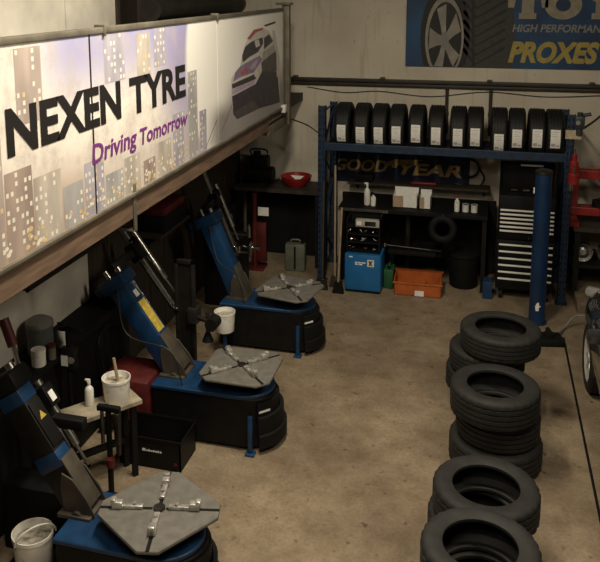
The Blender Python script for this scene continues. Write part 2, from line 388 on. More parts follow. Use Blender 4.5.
# end post with bottom chord and tie
fr = thing('sign_support_post', 'brown steel post and lower rail carrying the far end of the long sign', 'post', (0, 0, 0))
mb = MB(); mb.box(-.44, -.35, -.16, -.08, 2.0, 3.40, .005); mb.build('post', FRAMED, fr)
MB().box(-.5, -.33, -.2, -.04, 3.40, 3.425, .003).build('cap_plate', FRAMED, fr)
mb = MB(); mb.box(-.45, -.375, -.95, -.07, 2.0, 2.10, .004); mb.box(-.45, -.375, -.95, -.07, 2.135, 2.165, .004); mb.build('lower_rail', FRAMED, fr)
mb = MB(); mb.box(-1.3, -.47, -.14, -.09, 2.02, 2.09, .004); mb.build('cross_rail', FRAMED, fr)
# strap hanging below the sign
mb = MB(); mb.box(SX-.005, SX+.004, -4.33, -4.285, 1.98, 2.30, .001); mb.box(-.6, SX+.004, -4.33, -4.285, 1.97, 1.985, .001)
tag(mb.build('hanger_strap', FRAME), 'grey steel strap hooked over the lower edge of the long sign', 'strap')
# dark lamp batten under the mezzanine
mb = MB(); mb.box(-.66, -.56, -5.3, -4.4, 1.90, 1.935, .01); mb.cyl((-.61, -5.25, 1.885), (-.61, -4.45, 1.885), .013)
for y in (-5.2, -4.5): mb.cyl((-.61, y, 1.93), (-.61, y, 2.13), .008)
tag(mb.build('lamp_batten', BLACKM), 'black unlit batten lamp fixed under the mezzanine timber', 'lamp')
# roll on the mezzanine behind the sign's top edge
rl = thing('duct_pipe', 'dark grey pipe with a red end cap behind the top edge of the long sign', 'pipe', (-.85, -1.5, 3.42))
MB().cyl((0, -1.4, 0), (0, .9, 0), .095, n=28).build('pipe_body', DIRTYB, rl)
mb = MB(); mb.cyl((0, .9, 0), (0, .95, 0), .102, n=28); mb.cyl((0, .95, 0), (0, .98, 0), .03); mb.build('end_cap', DKRED, rl)['label'] = 'red end cap'
for y in (-1.2, .6): MB().box(-.015, .015, y-.03, y+.03, -1.2, -.09).build('stand', BLACKM, rl)

# ------------------------------------------------------------ banners on the back wall
bn = thing('banner_sign', 'blue banner with big tyre picture and yellow lettering high on the back wall', 'banner', (0, BY-.012, 0))
MB().box(.88, 4.35, -.004, .01, 2.6, 3.80, .002).build('sheet', TOYB, bn, smooth=0)
def bp_poly(mb, pts, d, mi=0):
    f = mb.poly([(x, d, z) for x, z in pts]); f.normal_update()
    if f.normal.y > 0: f.normal_flip()
    f.material_index = mi
def ell(cx, cz, rx, rz, a0=0, a1=2*PI, n=40): return [(cx + rx*math.cos(a0+(a1-a0)*k/n), cz + rz*math.sin(a0+(a1-a0)*k/n)) for k in range(n+1)]
mb = MB()
clipz = lambda P: [(x, max(z, 2.605)) for x, z in P]
# tread face of the printed tyre, its sidewall and rim
bp_poly(mb, [(1.30, 2.605), (2.16, 2.605), (2.2, 2.7), (2.2, 3.1), (2.12, 3.5), (1.95, 3.72), (1.4, 3.76), (1.2, 3.5)], -.0050, 1)
bp_poly(mb, clipz(ell(1.36, 2.98, .30, .66)), -.0056, 0)
bp_poly(mb, clipz(ell(1.355, 2.96, .235, .52)), -.0062, 2)
bp_poly(mb, clipz(ell(1.36, 2.95, .205, .46)), -.0066, 0)
cx, cz = 1.36, 2.93
for k in range(5):
    a = PI/2 + .25 + k*2*PI/5
    def P(r, da): return (cx + .195*r*math.cos(a+da), max(2.606, cz + .45*r*math.sin(a+da)))
    bp_poly(mb, [P(.12, -1.2), P(.5, -.34), P(1.02, -.30), P(1.02, .30), P(.5, .34), P(.12, 1.2)], -.0072 - k*.0001, 2)
bp_poly(mb, ell(cx, cz, .05, .11), -.0082, 3)
for k in range(9):   # V tread grooves
    z = 2.64 + k*.115
    x0 = 1.72
    bp_poly(mb, [(x0, z), (x0+.03, z), (x0+.36, z+.19), (x0+.36, z+.23)], -.0056, 0)
    bp_poly(mb, [(x0, z), (x0+.03, z), (x0-.12, z+.21), (x0-.155, z+.19)], -.0056, 0)
bp_poly(mb, [(1.70, 2.61), (1.73, 2.61), (1.70, 3.7), (1.66, 3.7)], -.0058, 0)
mb.build('tyre_print', [DKPR, DKPR2, RIMPR, GREYPR], bn, smooth=0)
text_mesh('PROXES', (1.035, .265), M_back(2.125, -.005, 2.67), off=.05, shear=.25).build('yellow_lettering', YELP, bn, smooth=0)
text_mesh('HIGH PERFORMANCE', (1.16, .095), M_back(2.16, -.005, 3.045), off=.028, shear=.2).build('small_lettering', GREYPR, bn, smooth=0)
mb = MB()   # slab-serif capitals T O Y O
def slab(x, kind):
    z0, z1, d = 3.205, 3.54, -.0056
    if kind == 'T':
        bp_poly(mb, [(x+.13, z0), (x+.33, z0), (x+.33, z0+.07), (x+.30, z0+.07), (x+.30, z1-.1), (x+.37, z1-.1), (x+.39, z1-.2), (x+.46, z1-.2), (x+.46, z1), (x, z1), (x, z1-.2), (x+.07, z1-.2), (x+.09, z1-.1), (x+.16, z1-.1), (x+.16, z0+.07), (x+.13, z0+.07)], d)
    elif kind == 'Y':
        bp_poly(mb, [(x+.13, z0), (x+.35, z0), (x+.35, z0+.07), (x+.31, z0+.07), (x+.31, z0+.2), (x+.43, z1-.07), (x+.47, z1-.07), (x+.47, z1), (x+.27, z1), (x+.27, z1-.07), (x+.30, z1-.07), (x+.24, z0+.3), (x+.18, z1-.07), (x+.21, z1-.07), (x+.21, z1), (x, z1), (x, z1-.07), (x+.05, z1-.07), (x+.17, z0+.2), (x+.17, z0+.07), (x+.13, z0+.07)], d)
    else:
        O = ell(x+.2, (z0+z1)/2, .21, (z1-z0)/2+.005); I = ell(x+.2, (z0+z1)/2, .085, (z1-z0)/2-.09)
        for k in range(40): bp_poly(mb, [O[k], O[k+1], I[k+1], I[k]], d)
slab(2.10, 'T'); slab(2.53, 'O'); slab(2.92, 'Y'); slab(3.36, 'O')
mb.build('cream_lettering', CREAMP, bn, smooth=0)

gb = thing('banner_sign', 'dark navy banner with gold lettering behind the storage rack', 'banner', (0, BY-.012, 0))
MB().box(-.06, 1.72, -.003, .01, 1.05, 1.5, .002).build('sheet', NAVY, gb, smooth=0)
text_mesh('GOOD', (.70, .16), M_back(-.02, -.004, 1.20), off=.03, shear=.25).build('lettering', GOLD, gb, smooth=0)
text_mesh('YEAR', (.80, .16), M_back(.82, -.004, 1.185), off=.03, shear=.25).build('lettering', GOLD, gb, smooth=0)
mb = MB(); bp_poly(mb, [(.66, 1.28), (.68, 1.35), (.78, 1.385), (1.14, 1.39), (1.04, 1.365), (1.08, 1.355), (.96, 1.335), (1.0, 1.325), (.86, 1.32), (.80, 1.30), (.79, 1.27), (.73, 1.27), (.74, 1.31)], -.005); mb.build('winged_shoe_emblem', GOLD, gb, smooth=0)

# wall pipes
for x in (1.41, 1.94):
    mb = MB(); mb.cyl((x, BY-.03, 1.75), (x, BY-.03, 2.42), .02); mb.cyl((x, BY-.03, 2.0), (x, BY-.03, 2.04), .026)
    tag(mb.build('wall_pipe', RAIL), 'thin brown pipe up the wall behind the rack tyres, %s of the two' % ('left' if x < 1.6 else 'right'), 'pipe')
mb = MB(); mb.tube([(-.40, BY-.012, 2.30), (.1, BY-.012, 2.24), (.55, BY-.012, 2.27), (1.2, BY-.012, 2.22), (1.9, BY-.012, 2.30), (2.6, BY-.012, 2.26), (3.4, BY-.012, 2.31)], .006)
tag(mb.build('wall_cable', PIPE), 'thin dark cable strung along the back wall below the long brown rail', 'cable')
mb = MB(); mb.tube([(-.34, -.1, 2.05), (-.2, .1, 1.95), (-.055, .1, 1.86)], .008)
tag(mb.build('tie_cable', PIPE), 'short black cable from the sign post down to the blue rack', 'cable')

# ------------------------------------------------------------ tyres
def tyre_mesh(mb, R=.32, w=.205, ri=.20, n=90, M=None, blocks=True):
    h = w/2
    outer = [(R, z) for z in ()]
    prof = [(ri, -.72*h), (ri, -.88*h), (ri+.012, -.95*h), (ri+.05, -1.0*h), (R-.045, -1.0*h), (R-.022, -.93*h), (R-.008, -.84*h), (R-.001, -.74*h)]
    for zc in (-.52, -.18, .18, .52):
        prof += [(R, (zc-.055)*h), (R-.010, (zc-.045)*h), (R-.010, (zc+.045)*h), (R, (zc+.055)*h)]
    prof += [(R-.001, .74*h), (R-.008, .84*h), (R-.022, .93*h), (R-.045, h), (ri+.05, h), (ri+.012, .95*h), (ri, .88*h), (ri, .72*h),
             (ri+.012, .68*h), (ri+.04, .86*h), (R-.05, .86*h), (R-.022, .6*h), (R-.018, 0), (R-.022, -.6*h), (R-.05, -.86*h), (ri+.04, -.86*h), (ri+.012, -.68*h)]
    def fn(k, i, r, z):
        if blocks and r > R-.009 and abs(z) > .56*h and k % 3 == 0: return r-.006
        return r
    return mb.lathe(prof, n, M=M, closed=True, fn=fn)
stacks = [  # x, y, [(radius, dx, dy)...] bottom to top, phrase
    (1.955, -5.28, [(.30, .02, .03), (.305, -.01, .02), (.30, .01, -.01), (.298, 0, 0)], 'the nearest floor stack'),
    (1.985, -4.47, [(.315, .02, .02), (.31, -.035, .03), (.318, 0, 0)], 'the second nearest floor stack'),
    (2.04, -3.32, [(.345, .02, .08), (.31, .03, .08), (.325, 0, 0)], 'the third floor stack from the front'),
    (2.08, -2.60, [(.31, -.08, .08), (.315, -.12, .10), (.31, -.10, .06), (.325, 0, .0)], 'the farthest floor stack'),
]
rnk = {3: ['bottom', 'middle', 'top'], 4: ['bottom', 'second from bottom', 'third from bottom', 'top']}
for sx, sy, L, ph in stacks:
    z = 0
    for i, (r, dx, dy) in enumerate(L):
        w = .205 if sy != -3.32 else .228
        o = tyre_mesh(MB(), r, w, r*.63).build('used_tyre', RUB, loc=(sx+dx, sy+dy, z+w/2+.001*(i+1)), rot=(random.uniform(-.004, .004), random.uniform(-.004, .004), random.random()*3))
        tag(o, 'worn black tyre lying flat, %s of %s' % (rnk[len(L)][i], ph), 'tyre', 'worn tyres stacked on the floor')
        z += w + .001

# ------------------------------------------------------------ storage rack
RW, RD, RH, BZ = 2.80, .78, 2.20, 1.755
rk = thing('storage_rack', 'tall blue steel pallet rack with new tyres on top against the back wall', 'rack', (0, .04, 0))
def upright(x, y, h):
    mb = MB()
    w = .045
    mb.box(x-w, x+w, y, y+.006, 0, h); mb.box(x-w, x-w+.005, y, y+.07, 0, h); mb.box(x+w-.005, x+w, y, y+.07, 0, h)
    mb.box(x-w-.02, x+w+.02, y-.03, y+.1, 0, .008)
    mb.mark(0); ms = mb; k = .10
    while k < h-.05:
        for s in (-.022, .022): ms.box(x+s-.008, x+s+.008, y-.0015, y+.001, k, k+.028)
        k += .075
    mb.mark(1); return mb.build('upright', [RACKB, BLACKM], rk, smooth=0)
for x in (0, RW): upright(x, 0, RH); upright(x, RD-.07, RH-.05)
for x in (0, RW):
    mb = MB()
    for k in range(5):
        z = .2 + k*.48; a, b_ = (.05, RD-.05) if k % 2 else (RD-.05, .05)
        mb.cyl((x, a, z), (x, b_, min(z+.45, RH-.08)), .014, n=8)
    mb.build('brace', RACKB, rk)
for y in (-.012, .545):
    mb = MB(); mb.box(.045, RW-.045, y, y+.05, BZ-.092, BZ, .004); mb.box(.03, .05, y-.008, y+.05, BZ-.16, BZ+.03); mb.box(RW-.05, RW-.03, y-.008, y+.05, BZ-.16, BZ+.03); mb.build('beam', RACKB, rk, smooth=0)
for x in (.05, RW-.055):
    MB().box(x, x+.005, -.01, RD-.05, BZ-.08, BZ-.02).build('side_rail', RACKB, rk, smooth=0)
mb = MB(); mb.box(RW-.055, RW+.11, -.02, -.012, 1.93, 2.03, .002); mb.build('load_notice', mat('notice_plate', (.55, .45, .30), .6, var=.3, scale=30), rk, smooth=0)['label'] = 'cream load notice plate'
# twelve new tyres standing on the deck
xs = [.228, .456, .673, .88, 1.109, 1.337, 1.583, 1.775, 2.038, 2.235, 2.45, 2.64]
MX = Matrix.Rotation(PI/2, 4, 'Y')
proto = None
posn = ['leftmost', 'second from left', 'third from left', 'fourth from left', 'fifth from left', 'sixth from left', 'sixth from right', 'fifth from right', 'fourth from right', 'third from right', 'second from right', 'rightmost']
for i, x in enumerate(xs):
    if proto is None:
        rt = proto = thing('new_tyre', '', 'tyre', (0, 0, 0))
        tyre_mesh(MB(), .29, .186, .19, M=MX, blocks=True).build('tyre_body', RUBNEW, rt)
        mb = MB()   # paper sticker bent round the tread
        N = 8
        pts = [[(xx, -.2925*math.cos(math.radians(a)), .2925*math.sin(math.radians(a))) for a in [-31 + 42*k/N for k in range(N+1)]] for xx in (-.052, .052)]
        for k in range(N): mb.poly([pts[0][k], pts[1][k], pts[1][k+1], pts[0][k+1]])
        mb.mark(0)
        for (xa, xb, a0, a1) in ((-.042, .042, 5, 6), (-.042, .02, 0, .8), (-.042, .03, -4, -3.2), (-.042, .0, -27, -20), (.012, .042, -27, -23)):
            q = lambda xx, a: (xx, -.2933*math.cos(math.radians(a)), .2933*math.sin(math.radians(a)))
            mb.poly([q(xa, a0), q(xb, a0), q(xb, a1), q(xa, a1)])
        mb.mark(1); st = mb.build('sticker', [PAPER, mat('sticker_grey', (.42, .40, .39), .7, var=.1)], rt); st['label'] = 'white paper sticker'
    else: rt = copy_tree(proto)
    rt.location = (x+.005, .33, 1.923)
    roll = [0, -.06, -.04, .03, .12, .05, .03, .08, -.10, .10, .14, .15][i]
    rt.rotation_euler = (-roll, 0, random.uniform(-.008, .008))
    rt['label'] = 'new black tyre with white sticker, %s of the twelve on the rack' % posn[i]
    rt['group'] = 'new tyres on the rack'

# ------------------------------------------------------------ things in and by the rack
# workbench under the rack
wb = thing('workbench', 'dark workbench with cluttered top inside the blue rack', 'workbench', (0, 0, 0))
mb = MB(); mb.box(.19, 1.96, .12, .80, .90, .945, .004); mb.build('bench_top', BLACKM, wb, smooth=0)
mb = MB(); mb.box(.19, .80, .112, .12, .905, .94); mb.build('edge_strip', BRIGHT, wb, smooth=0)
MB().box(.12, 2.06, .80, .86, .02, .945).build('shade_back_panel', BLACKM, wb, smooth=0)  # dark panelling, its black also painting in the shade under the bench
for x in (.22, 1.0, 1.90):
    for y in (.15 if x != 1.0 else .30, .66): MB().box(x, x+.05, y, y+.05, 0, .90).build('leg', DIRTYB, wb, smooth=0)
MB().box(.80, 1.44, .16, .70, .40, .43).build('lower_shelf', BLACKM, wb, smooth=0)
# narrow wall shelf
ws = thing('wall_shelf', 'narrow dark shelf along the wall below the gold lettering', 'shelf', (0, 0, 0))
MB().box(.2, 1.97, .72, .985, 1.085, 1.11, .003).build('board', DKWOOD, ws, smooth=0)
for x in (.3, 1.1, 1.9):
    MB().prism([(0, 0), (.22, 0), (.22, -.12)], -.012, .012, M=Matrix(((0, 0, 1, x), (1, 0, 0, .755), (0, 1, 0, 1.085), (0, 0, 0, 1)))).build('bracket', BLACKM, ws, smooth=0)
o = MB().box(1.0, 1.32, .80, .9, 1.11, 1.14, .012).build('red_tool', RED); tag(o, 'small red tool lying on the narrow wall shelf', 'tool')
o = MB().box(.3, .52, .76, .92, 1.11, 1.21, .01).build('small_box', BLACKM); tag(o, 'small black box at the left end of the narrow wall shelf', 'box')
# spray bottle, cartons, cans on the bench
def bottle(x, y, z, h, r, name, label, m1, m2):
    t = thing(name, label, 'bottle', (x, y, z))
    MB().lathe([(0, 0), (r*.9, 0), (r, .01), (r, h*.6), (r*.8, h*.68), (r*.35, h*.76), (r*.35, h*.85)], 20).build('bottle_body', m1, t)
    mb = MB(); mb.cyl((0, 0, h*.84), (0, 0, h*.94), r*.42, n=14); mb.box(-r*.9, r*.35, -r*.25, r*.25, h*.93, h, .003); mb.build('nozzle', m2, t)
    return t
bottle(.52, .3, .945, .28, .038, 'spray_bottle', 'white spray bottle on the bench above the blue cabinet', WHITE, WHITE)
bottle(.60, .27, .945, .17, .032, 'oil_bottle', 'short white bottle just right of the spray bottle on the bench', GRIMEW, BLACKM)
def carton(x0, x1, y0, y1, z0, z1, label, m, rz=0.):
    t = thing('carton', label, 'box', ((x0+x1)/2, (y0+y1)/2, z0), rz); a, b_ = (x1-x0)/2, (y1-y0)/2; h = z1-z0
    mb = MB(); th = .006
    mb.box(-a, a, -b_, b_, 0, th); mb.box(-a, -a+th, -b_, b_, 0, h); mb.box(a-th, a, -b_, b_, 0, h); mb.box(-a, a, b_-th, b_, 0, h); mb.box(-a, a, -b_, -b_+th, 0, h)
    mb.build('box_body', m, t, smooth=0)
    MB().box(-a, -a*.15, -b_-.002, -b_, .01, h-.01).build('printed_panel', CARD, t, smooth=0)
    f = MB(); f.box(-a, a, b_-.004, b_+.002, h, h+.05, M=Matrix.Rotation(-.3, 4, 'X') if False else None); f.build('flap', m, t, smooth=0)
    return t
carton(.84, 1.13, .28, .50, .945, 1.10, 'white and tan open carton in the middle of the bench', PAPER)
carton(1.16, 1.29, .28, .44, .945, 1.10, 'small plain white carton right of the larger bench carton', PAPER)
for k, (x, lab) in enumerate(((1.70, 'left'), (1.80, 'right'))):
    t = thing('paint_can', 'small white can on the bench beside the tool chest, %s of the two' % lab, 'can', (x, .3, .945), group='small white cans')
    MB().lathe([(0, 0), (.038, 0), (.038, .085), (.04, .09), (.036, .09), (.034, .085)], 20).build('can_body', WHITE, t)
    MB().cyl((0, 0, .08), (0, 0, .088), .034).build('can_lid', STEEL, t)
bottle(1.60, .28, .945, .2, .03, 'red_capped_bottle', 'slim bottle with a red cap left of the small white cans', GRIMEW, RED)
# coiled hose on the wall
mb = MB(); mb.tube([(1.72+.11*math.cos(t*.5), BY-.03-.002*t, 1.33+.11*math.sin(t*.5)) for t in range(26)], .012)
mb.tube([(1.83, BY-.03, 1.33), (1.9, BY-.03, 1.2), (1.8, BY-.06, 1.08), (1.55, BY-.06, 1.12)], .012)
tag(mb.build('coiled_hose', PIPE), 'black hose coiled on the wall to the right of the gold lettering', 'hose')
# hanging tyre / inner tube
t = thing('rubber_ring', 'black rubber ring leaning on the front of the dark workbench', 'ring', (1.45, .055, .78), 0)
MB().lathe([(.125+.045*math.cos(a*PI/8), .035*math.sin(a*PI/8)) for a in range(16)], 40, closed=True, M=Matrix.Rotation(PI/2-.1, 4, 'X')).build('ring', BLACKM, t)
MB().box(-.012, .012, -.01, .05, .155, .18, .004).build('hook', STEEL, t)

# parts organiser on the blue cabinet
cab = thing('blue_cabinet', 'bright blue steel cabinet with white logo below the bench', 'cabinet', (.555, -.02, 0))
MB().box(-.215, .215, -.2, .2, .03, .475, .012).build('cabinet_body', CABB, cab)
MB().box(-.20, .20, -.206, -.199, .045, .455, .004).build('door', CABB, cab)
mb = MB(); mb.box(-.2, .2, -.18, .18, 0, .03); mb.build('plinth', BLACKM, cab, smooth=0)
mb = MB(); mb.box(.055, .135, -.2085, -.206, .34, .425); mb.build('logo_plate', WHITE, cab, smooth=0)
mb = MB()
for pts in ([(.07, .352), (.09, .352), (.12, .412), (.10, .412)], [(.07, .412), (.085, .412), (.095, .39), (.085, .37)], [(.105, .378), (.12, .352), (.105, .352), (.098, .366)]): bp_poly(mb, pts, -.2092)
mb.build('logo_mark', INK, cab, smooth=0)
mb = MB()
for (a, b_, z) in ((-.09, -.06, .375), (-.052, -.02, .375), (-.012, .035, .375), (-.09, -.05, .353), (-.04, .0, .353), (-.16, -.12, .44)): mb.box(a, b_, -.2085, -.206, z, z+.014)
mb.build('print_line', PAPER, cab, smooth=0)
pr = thing('parts_organiser', 'black rack of small silver parts and a gauge on top of the blue cabinet', 'parts rack', (.545, .02, .475))
mb = MB(); mb.box(-.20, .20, -.17, .15, 0, .02); mb.box(-.20, -.185, -.17, .15, 0, .42); mb.box(.185, .20, -.17, .15, 0, .42); mb.box(-.2, .2, .13, .15, 0, .42)
for z in (.115, .215, .305): mb.box(-.19, .19, -.16, .14, z, z+.012)
mb.build('rack_body', BLACKM, pr, smooth=0)
mb = MB(); mb.box(-.09, .19, -.175, -.10, .325, .41, .004); mb.build('gauge_panel', mat('gauge_grey', (.42, .40, .33), .6, var=.2), pr)
MB().box(.02, .15, -.178, -.174, .34, .395).build('gauge_window', DKGLASS, pr, smooth=0)
MB().box(-.075, -.02, -.178, -.174, .345, .39).build('gauge_scale', PAPER, pr, smooth=0)
rr = random.Random(11)
for r_, z in enumerate((.02, .127, .227)):
    for k in range(3):
        x = -.14 + k*.14 + rr.uniform(-.02, .02)
        mb = MB()
        for q in range(5):
            a = Vector((x+rr.uniform(-.035, .035), -.13+rr.uniform(-.02, .03), z+rr.uniform(.012, .035)))
            mb.cyl(a, a+Vector((rr.uniform(-.03, .03), rr.uniform(-.02, .02), rr.uniform(.0, .02))), rr.uniform(.008, .014), n=8)
        mb.build('silver_parts', CHROME, pr)
# brooms
def broom(x, y, h, lean, name, label, mhead, mh=PALEW):
    t = thing(name, label, 'broom', (x, y, 0))
    MB().cyl((0, 0, .13), (lean[0], lean[1], h), .013, n=10).build('handle', mh, t)
    mb = MB(); mb.prism([(-.07, 0), (.07, 0), (.04, .14), (-.04, .14)], -.03, .03, M=Matrix(((1, 0, 0, 0), (0, 0, -1, 0), (0, 1, 0, 0), (0, 0, 0, 1))), bev=.004); mb.build('brush_head', mhead, t)
broom(.20, -.10, 1.50, (-.015, .06), 'broom', 'tall pale broom handle standing upright by the left rack post', DKWOOD)
broom(.07, -.22, 1.30, (-.02, .16), 'shovel', 'dark handled shovel leaning against the left rack post', STEEL, DKWOOD)
broom(.275, -.28, 1.02, (.015, .12), 'hand_brush', 'shorter pale broom beside the blue cabinet', BLACKM)
# green jerrycan, orange crate, black bin, blue box
g = thing('green_canister', 'green plastic canister between the blue cabinet and orange crate', 'canister', (.834, .12, 0))
MB().box(-.06, .06, -.12, .12, 0, .24, .018).build('can_body', GREEN, g); mb = MB(); mb.cyl((0, -.07, .23), (0, -.07, .265), .022); mb.build('cap', BLACKM, g); mb = MB(); mb.tube([(0, -.03, .24), (0, -.01, .275), (0, .06, .275), (0, .09, .24)], .01); mb.build('carry_handle', GREEN, g)
c = thing('orange_crate', 'orange plastic crate with white tag on floor under the bench', 'crate', (1.19, .02, 0), .03)
mb = MB(); a, b_, h = .275, .17, .205
mb.box(-a, a, -b_, b_, 0, .012); mb.box(-a, a, -b_, -b_+.012, 0, h*.78); mb.box(-a, a, b_-.012, b_, 0, h); mb.box(-a, -a+.012, -b_, b_, 0, h); mb.box(a-.012, a, -b_, b_, 0, h)
mb.box(-a-.012, a+.012, -b_-.012, -b_+.012, h*.70, h*.80, .003); mb.box(-a-.012, a+.012, b_-.012, b_+.012, h-.02, h, .003)
for k in range(5): mb.box(-a+.04+k*.12, -a+.05+k*.12, -b_-.008, -b_, .01, h*.7)
mb.build('crate_body', ORANGE, c, smooth=0)
MB().box(-.03, .075, -b_-.016, -b_-.009, .01, .075).build('tag', PAPER, c, smooth=0)
rr = random.Random(5); mb = MB()
for k in range(14): mb.box(-.03, .03, -.02, .02, -.012, .012, .004, M=Matrix.Translation((rr.uniform(-.22, .22), rr.uniform(-.1, .1), .06+rr.uniform(0, .05))) @ Matrix.Rotation(rr.uniform(0, 3), 4, 'Z') @ Matrix.Rotation(rr.uniform(-.5, .5), 4, 'X'))
o = mb.build('orange_scraps', ORANGE); o['kind'] = 'stuff'; o.location = (1.19, .02, 0); tag(o, 'loose orange plastic bits filling the orange crate', 'scraps')
b = thing('waste_bin', 'round black waste bin with lid to the left of the tool chest', 'bin', (1.70, .36, 0))
MB().lathe([(0, 0), (.155, 0), (.165, .02), (.185, .38), (.185, .40)], 36).build('bin_body', BLACKM, b)
MB().lathe([(.195, .385), (.20, .40), (.195, .43), (.15, .445), (.0, .45)], 36).build('lid', BLACKM, b)
MB().box(-.05, .05, -.205, -.185, .40, .42, .004).build('lid_handle', BLACKM, b)
o = MB().box(1.93, 2.04, -.02, .14, 0, .21, .008).build('small_blue_box', BLUE); tag(o, 'small dark blue box standing between bin and tool chest', 'box')
tw = thing('torque_wrench', 'long silver torque wrench lying on the lower bench shelf', 'wrench', (1.04, .1, .515))
mb = MB(); mb.cyl((-.25, 0, 0), (.28, 0, -.02), .011, n=10); mb.build('shaft', STEEL, tw); MB().cyl((.28, 0, -.02), (.40, 0, -.025), .017, n=12).build('grip', BLACKM, tw); mb = MB(); mb.cyl((-.27, 0, -.02), (-.27, 0, .03), .022, n=12); mb.build('ratchet_head', CHROME, tw)
o = MB().box(.83, 1.38, -.005+.03, .2, .431, .482, .004).build('flat_case', BLACKM); tag(o, 'flat black case on the bench shelf, under the silver wrench', 'case')

# ------------------------------------------------------------ tool chest
tc = thing('tool_chest', 'tall black roller tool chest with silver drawer handles and raised lid', 'tool chest', (2.385, .02, 0))
W2 = .315
MB().box(-W2, W2, 0, .46, .13, .72, .008).build('roller_cabinet', BLACK, tc)
MB().box(-W2+.01, W2-.01, .02, .45, .725, 1.24, .008).build('top_box', BLACK, tc)
for x in (-W2+.06, W2-.06):
    for y in (.06, .40):
        mb = MB(); mb.cyl((x-.02, y, .05), (x+.02, y, .05), .05, n=20); mb.box(x-.03, x+.03, y-.03, y+.03, .09, .13, .004); mb.build('caster', BLACKM, tc)
def drawers(z0, z1, n):
    st = (z1-z0)/n
    for k in range(n):
        za = z0 + k*st
        d = MB().box(-W2+.018, W2-.018, -.012 if z0 < .7 else .008, .04, za+.006, za+st-.006, .004).build('drawer', BLACK, tc)
        y = -.012 if z0 < .7 else .008
        MB().box(-W2+.022, W2-.022, y-.016, y, za+st-.030, za+st-.009, .005).build('handle', mat('drawer_handle_silver', (.78, .76, .72), .4, var=.08), d)['label'] = 'full-width silver handle'
drawers(.20, .69, 6); drawers(.80, 1.095, 6)
mb = MB(); mb.box(-W2+.01, W2-.01, .02, .45, 1.24, 1.245); mb.build('tray', BLACKM, tc, smooth=0)
mb = MB(); mb.box(-W2+.01, W2-.01, .40, .43, 1.24, 1.56, .004); mb.box(-W2+.01, -W2+.02, .30, .42, 1.24, 1.56); mb.box(W2-.02, W2-.01, .30, .42, 1.24, 1.56); mb.build('lid', BLACK, tc)
mb = MB(); mb.box(-.08, .17, .28, .31, 1.535, 1.555, .004); mb.build('lid_edge_highlight', MATS['drawer_handle_silver'], tc)['label'] = 'painted highlight strip along the lid edge'  # pale strip paints in the highlight on the lid's front edge
mb = MB(); mb.cyl((.03, .0, .755), (.03, .025, .755), .012, n=12); mb.build('lock', CHROME, tc)
rr = random.Random(21)
for k, nm in enumerate(('silver socket lying', 'short chrome tool lying', 'small round tin standing')):
    x = 2.20+k*.13; mb = MB(); mb.cyl((x, .2, 1.268 if k < 2 else 1.246), (x+(.07 if k < 2 else 0), .22, 1.268 if k < 2 else 1.31), .022, n=12)
    tag(mb.build('hand_tool', BRIGHT if k else CHROME), nm + ' in the open top of the tool chest', 'tool')

# ------------------------------------------------------------ blue round post
po = thing('blue_post', 'tall round blue steel post on the floor in front of the tool chest', 'post', (2.505, -.53, 0))
MB().cyl((0, 0, .012), (.0, 0, 1.66), .085, n=36).build('tube', POLEB, po)
MB().cyl((0, 0, 0), (0, 0, .014), .105, n=32).build('foot_plate', POLEB, po)
mb = MB(); mb.lathe([(0, 1.70), (.05, 1.70), (.088, 1.685), (.09, 1.655), (.086, 1.65)], 32); mb.build('cap', STEEL, po)
mb = MB()
for pts in ([(-.02, .16), (.012, .165), (.01, .20), (.03, .215), (.012, .225), (.008, .26), (-.012, .25), (-.028, .21)],): bp_poly(mb, pts, -.0875)
mb.build('white_mark', PAPER, po, smooth=0)
mb = MB()
for x, y in ((.068, .068), (-.068, .068), (.068, -.068), (-.068, -.068)): mb.cyl((x, y, .014), (x, y, .024), .008, n=6)
mb.build('bolts', STEEL, po)
# black jack foot on the floor and its grey hose
jf = thing('floor_jack', 'low black jack foot lying on the floor right of the blue post', 'jack', (2.62, -1.0, 0), .2)
mb = MB(); mb.box(-.13, .11, -.12, .1, 0, .07, .012); mb.build('jack_body', BLACKM, jf); mb = MB(); mb.cyl((-.02, 0, .07), (-.02, 0, .1), .055); mb.cyl((.02, .08, .05), (.02, .2, .05), .025); mb.build('pad', DIRTYB, jf)
mb = MB(); mb.tube([(2.70, -.88, .05), (2.78, -.66, .03), (2.9, -.55, .12), (3.06, -.58, .13), (3.3, -.6, .02)], .012)
tag(mb.build('grey_hose', mat('grey_hose_rubber', (.22, .2, .17), .5, var=.2)), 'pale grey hose arching over the floor beside the dark car', 'hose')

# ------------------------------------------------------------ press on its bench, right of the rack
sb = thing('side_bench', 'dark steel bench with shelf right of the blue rack', 'bench', (0, 0, 0))
MB().box(2.90, 4.3, .15, .85, .84, .89, .004).build('bench_top', DKWOOD, sb, smooth=0)
MB().box(2.90, 4.3, .2, .85, .40, .43).build('shelf_board', DIRTYB, sb, smooth=0)
for x in (2.92, 4.22):
    for y in (.18, .78): MB().box(x, x+.06, y, y+.06, .12, .84).build('leg', DIRTYB, sb, smooth=0)
pz = thing('workshop_press', 'red hydraulic workshop press standing on the bench right of the rack', 'press', (3.20, .34, .89))
for x in (-.30, .30): MB().box(x-.045, x+.045, -.05, .05, .0, .66, .004).build('post', RED, pz, smooth=0)
for y in (-.08, .05): MB().box(-.34, .34, y, y+.025, .54, .64, .004).build('top_beam', RED, pz, smooth=0)
mb = MB(); mb.box(-.34, .34, -.09, .09, .12, .21, .005); mb.build('bed_beam', RED, pz, smooth=0)
mb = MB(); mb.box(-.36, -.24, -.16, .16, 0, .05); mb.box(.24, .36, -.16, .16, 0, .05); mb.build('foot', RED, pz, smooth=0)
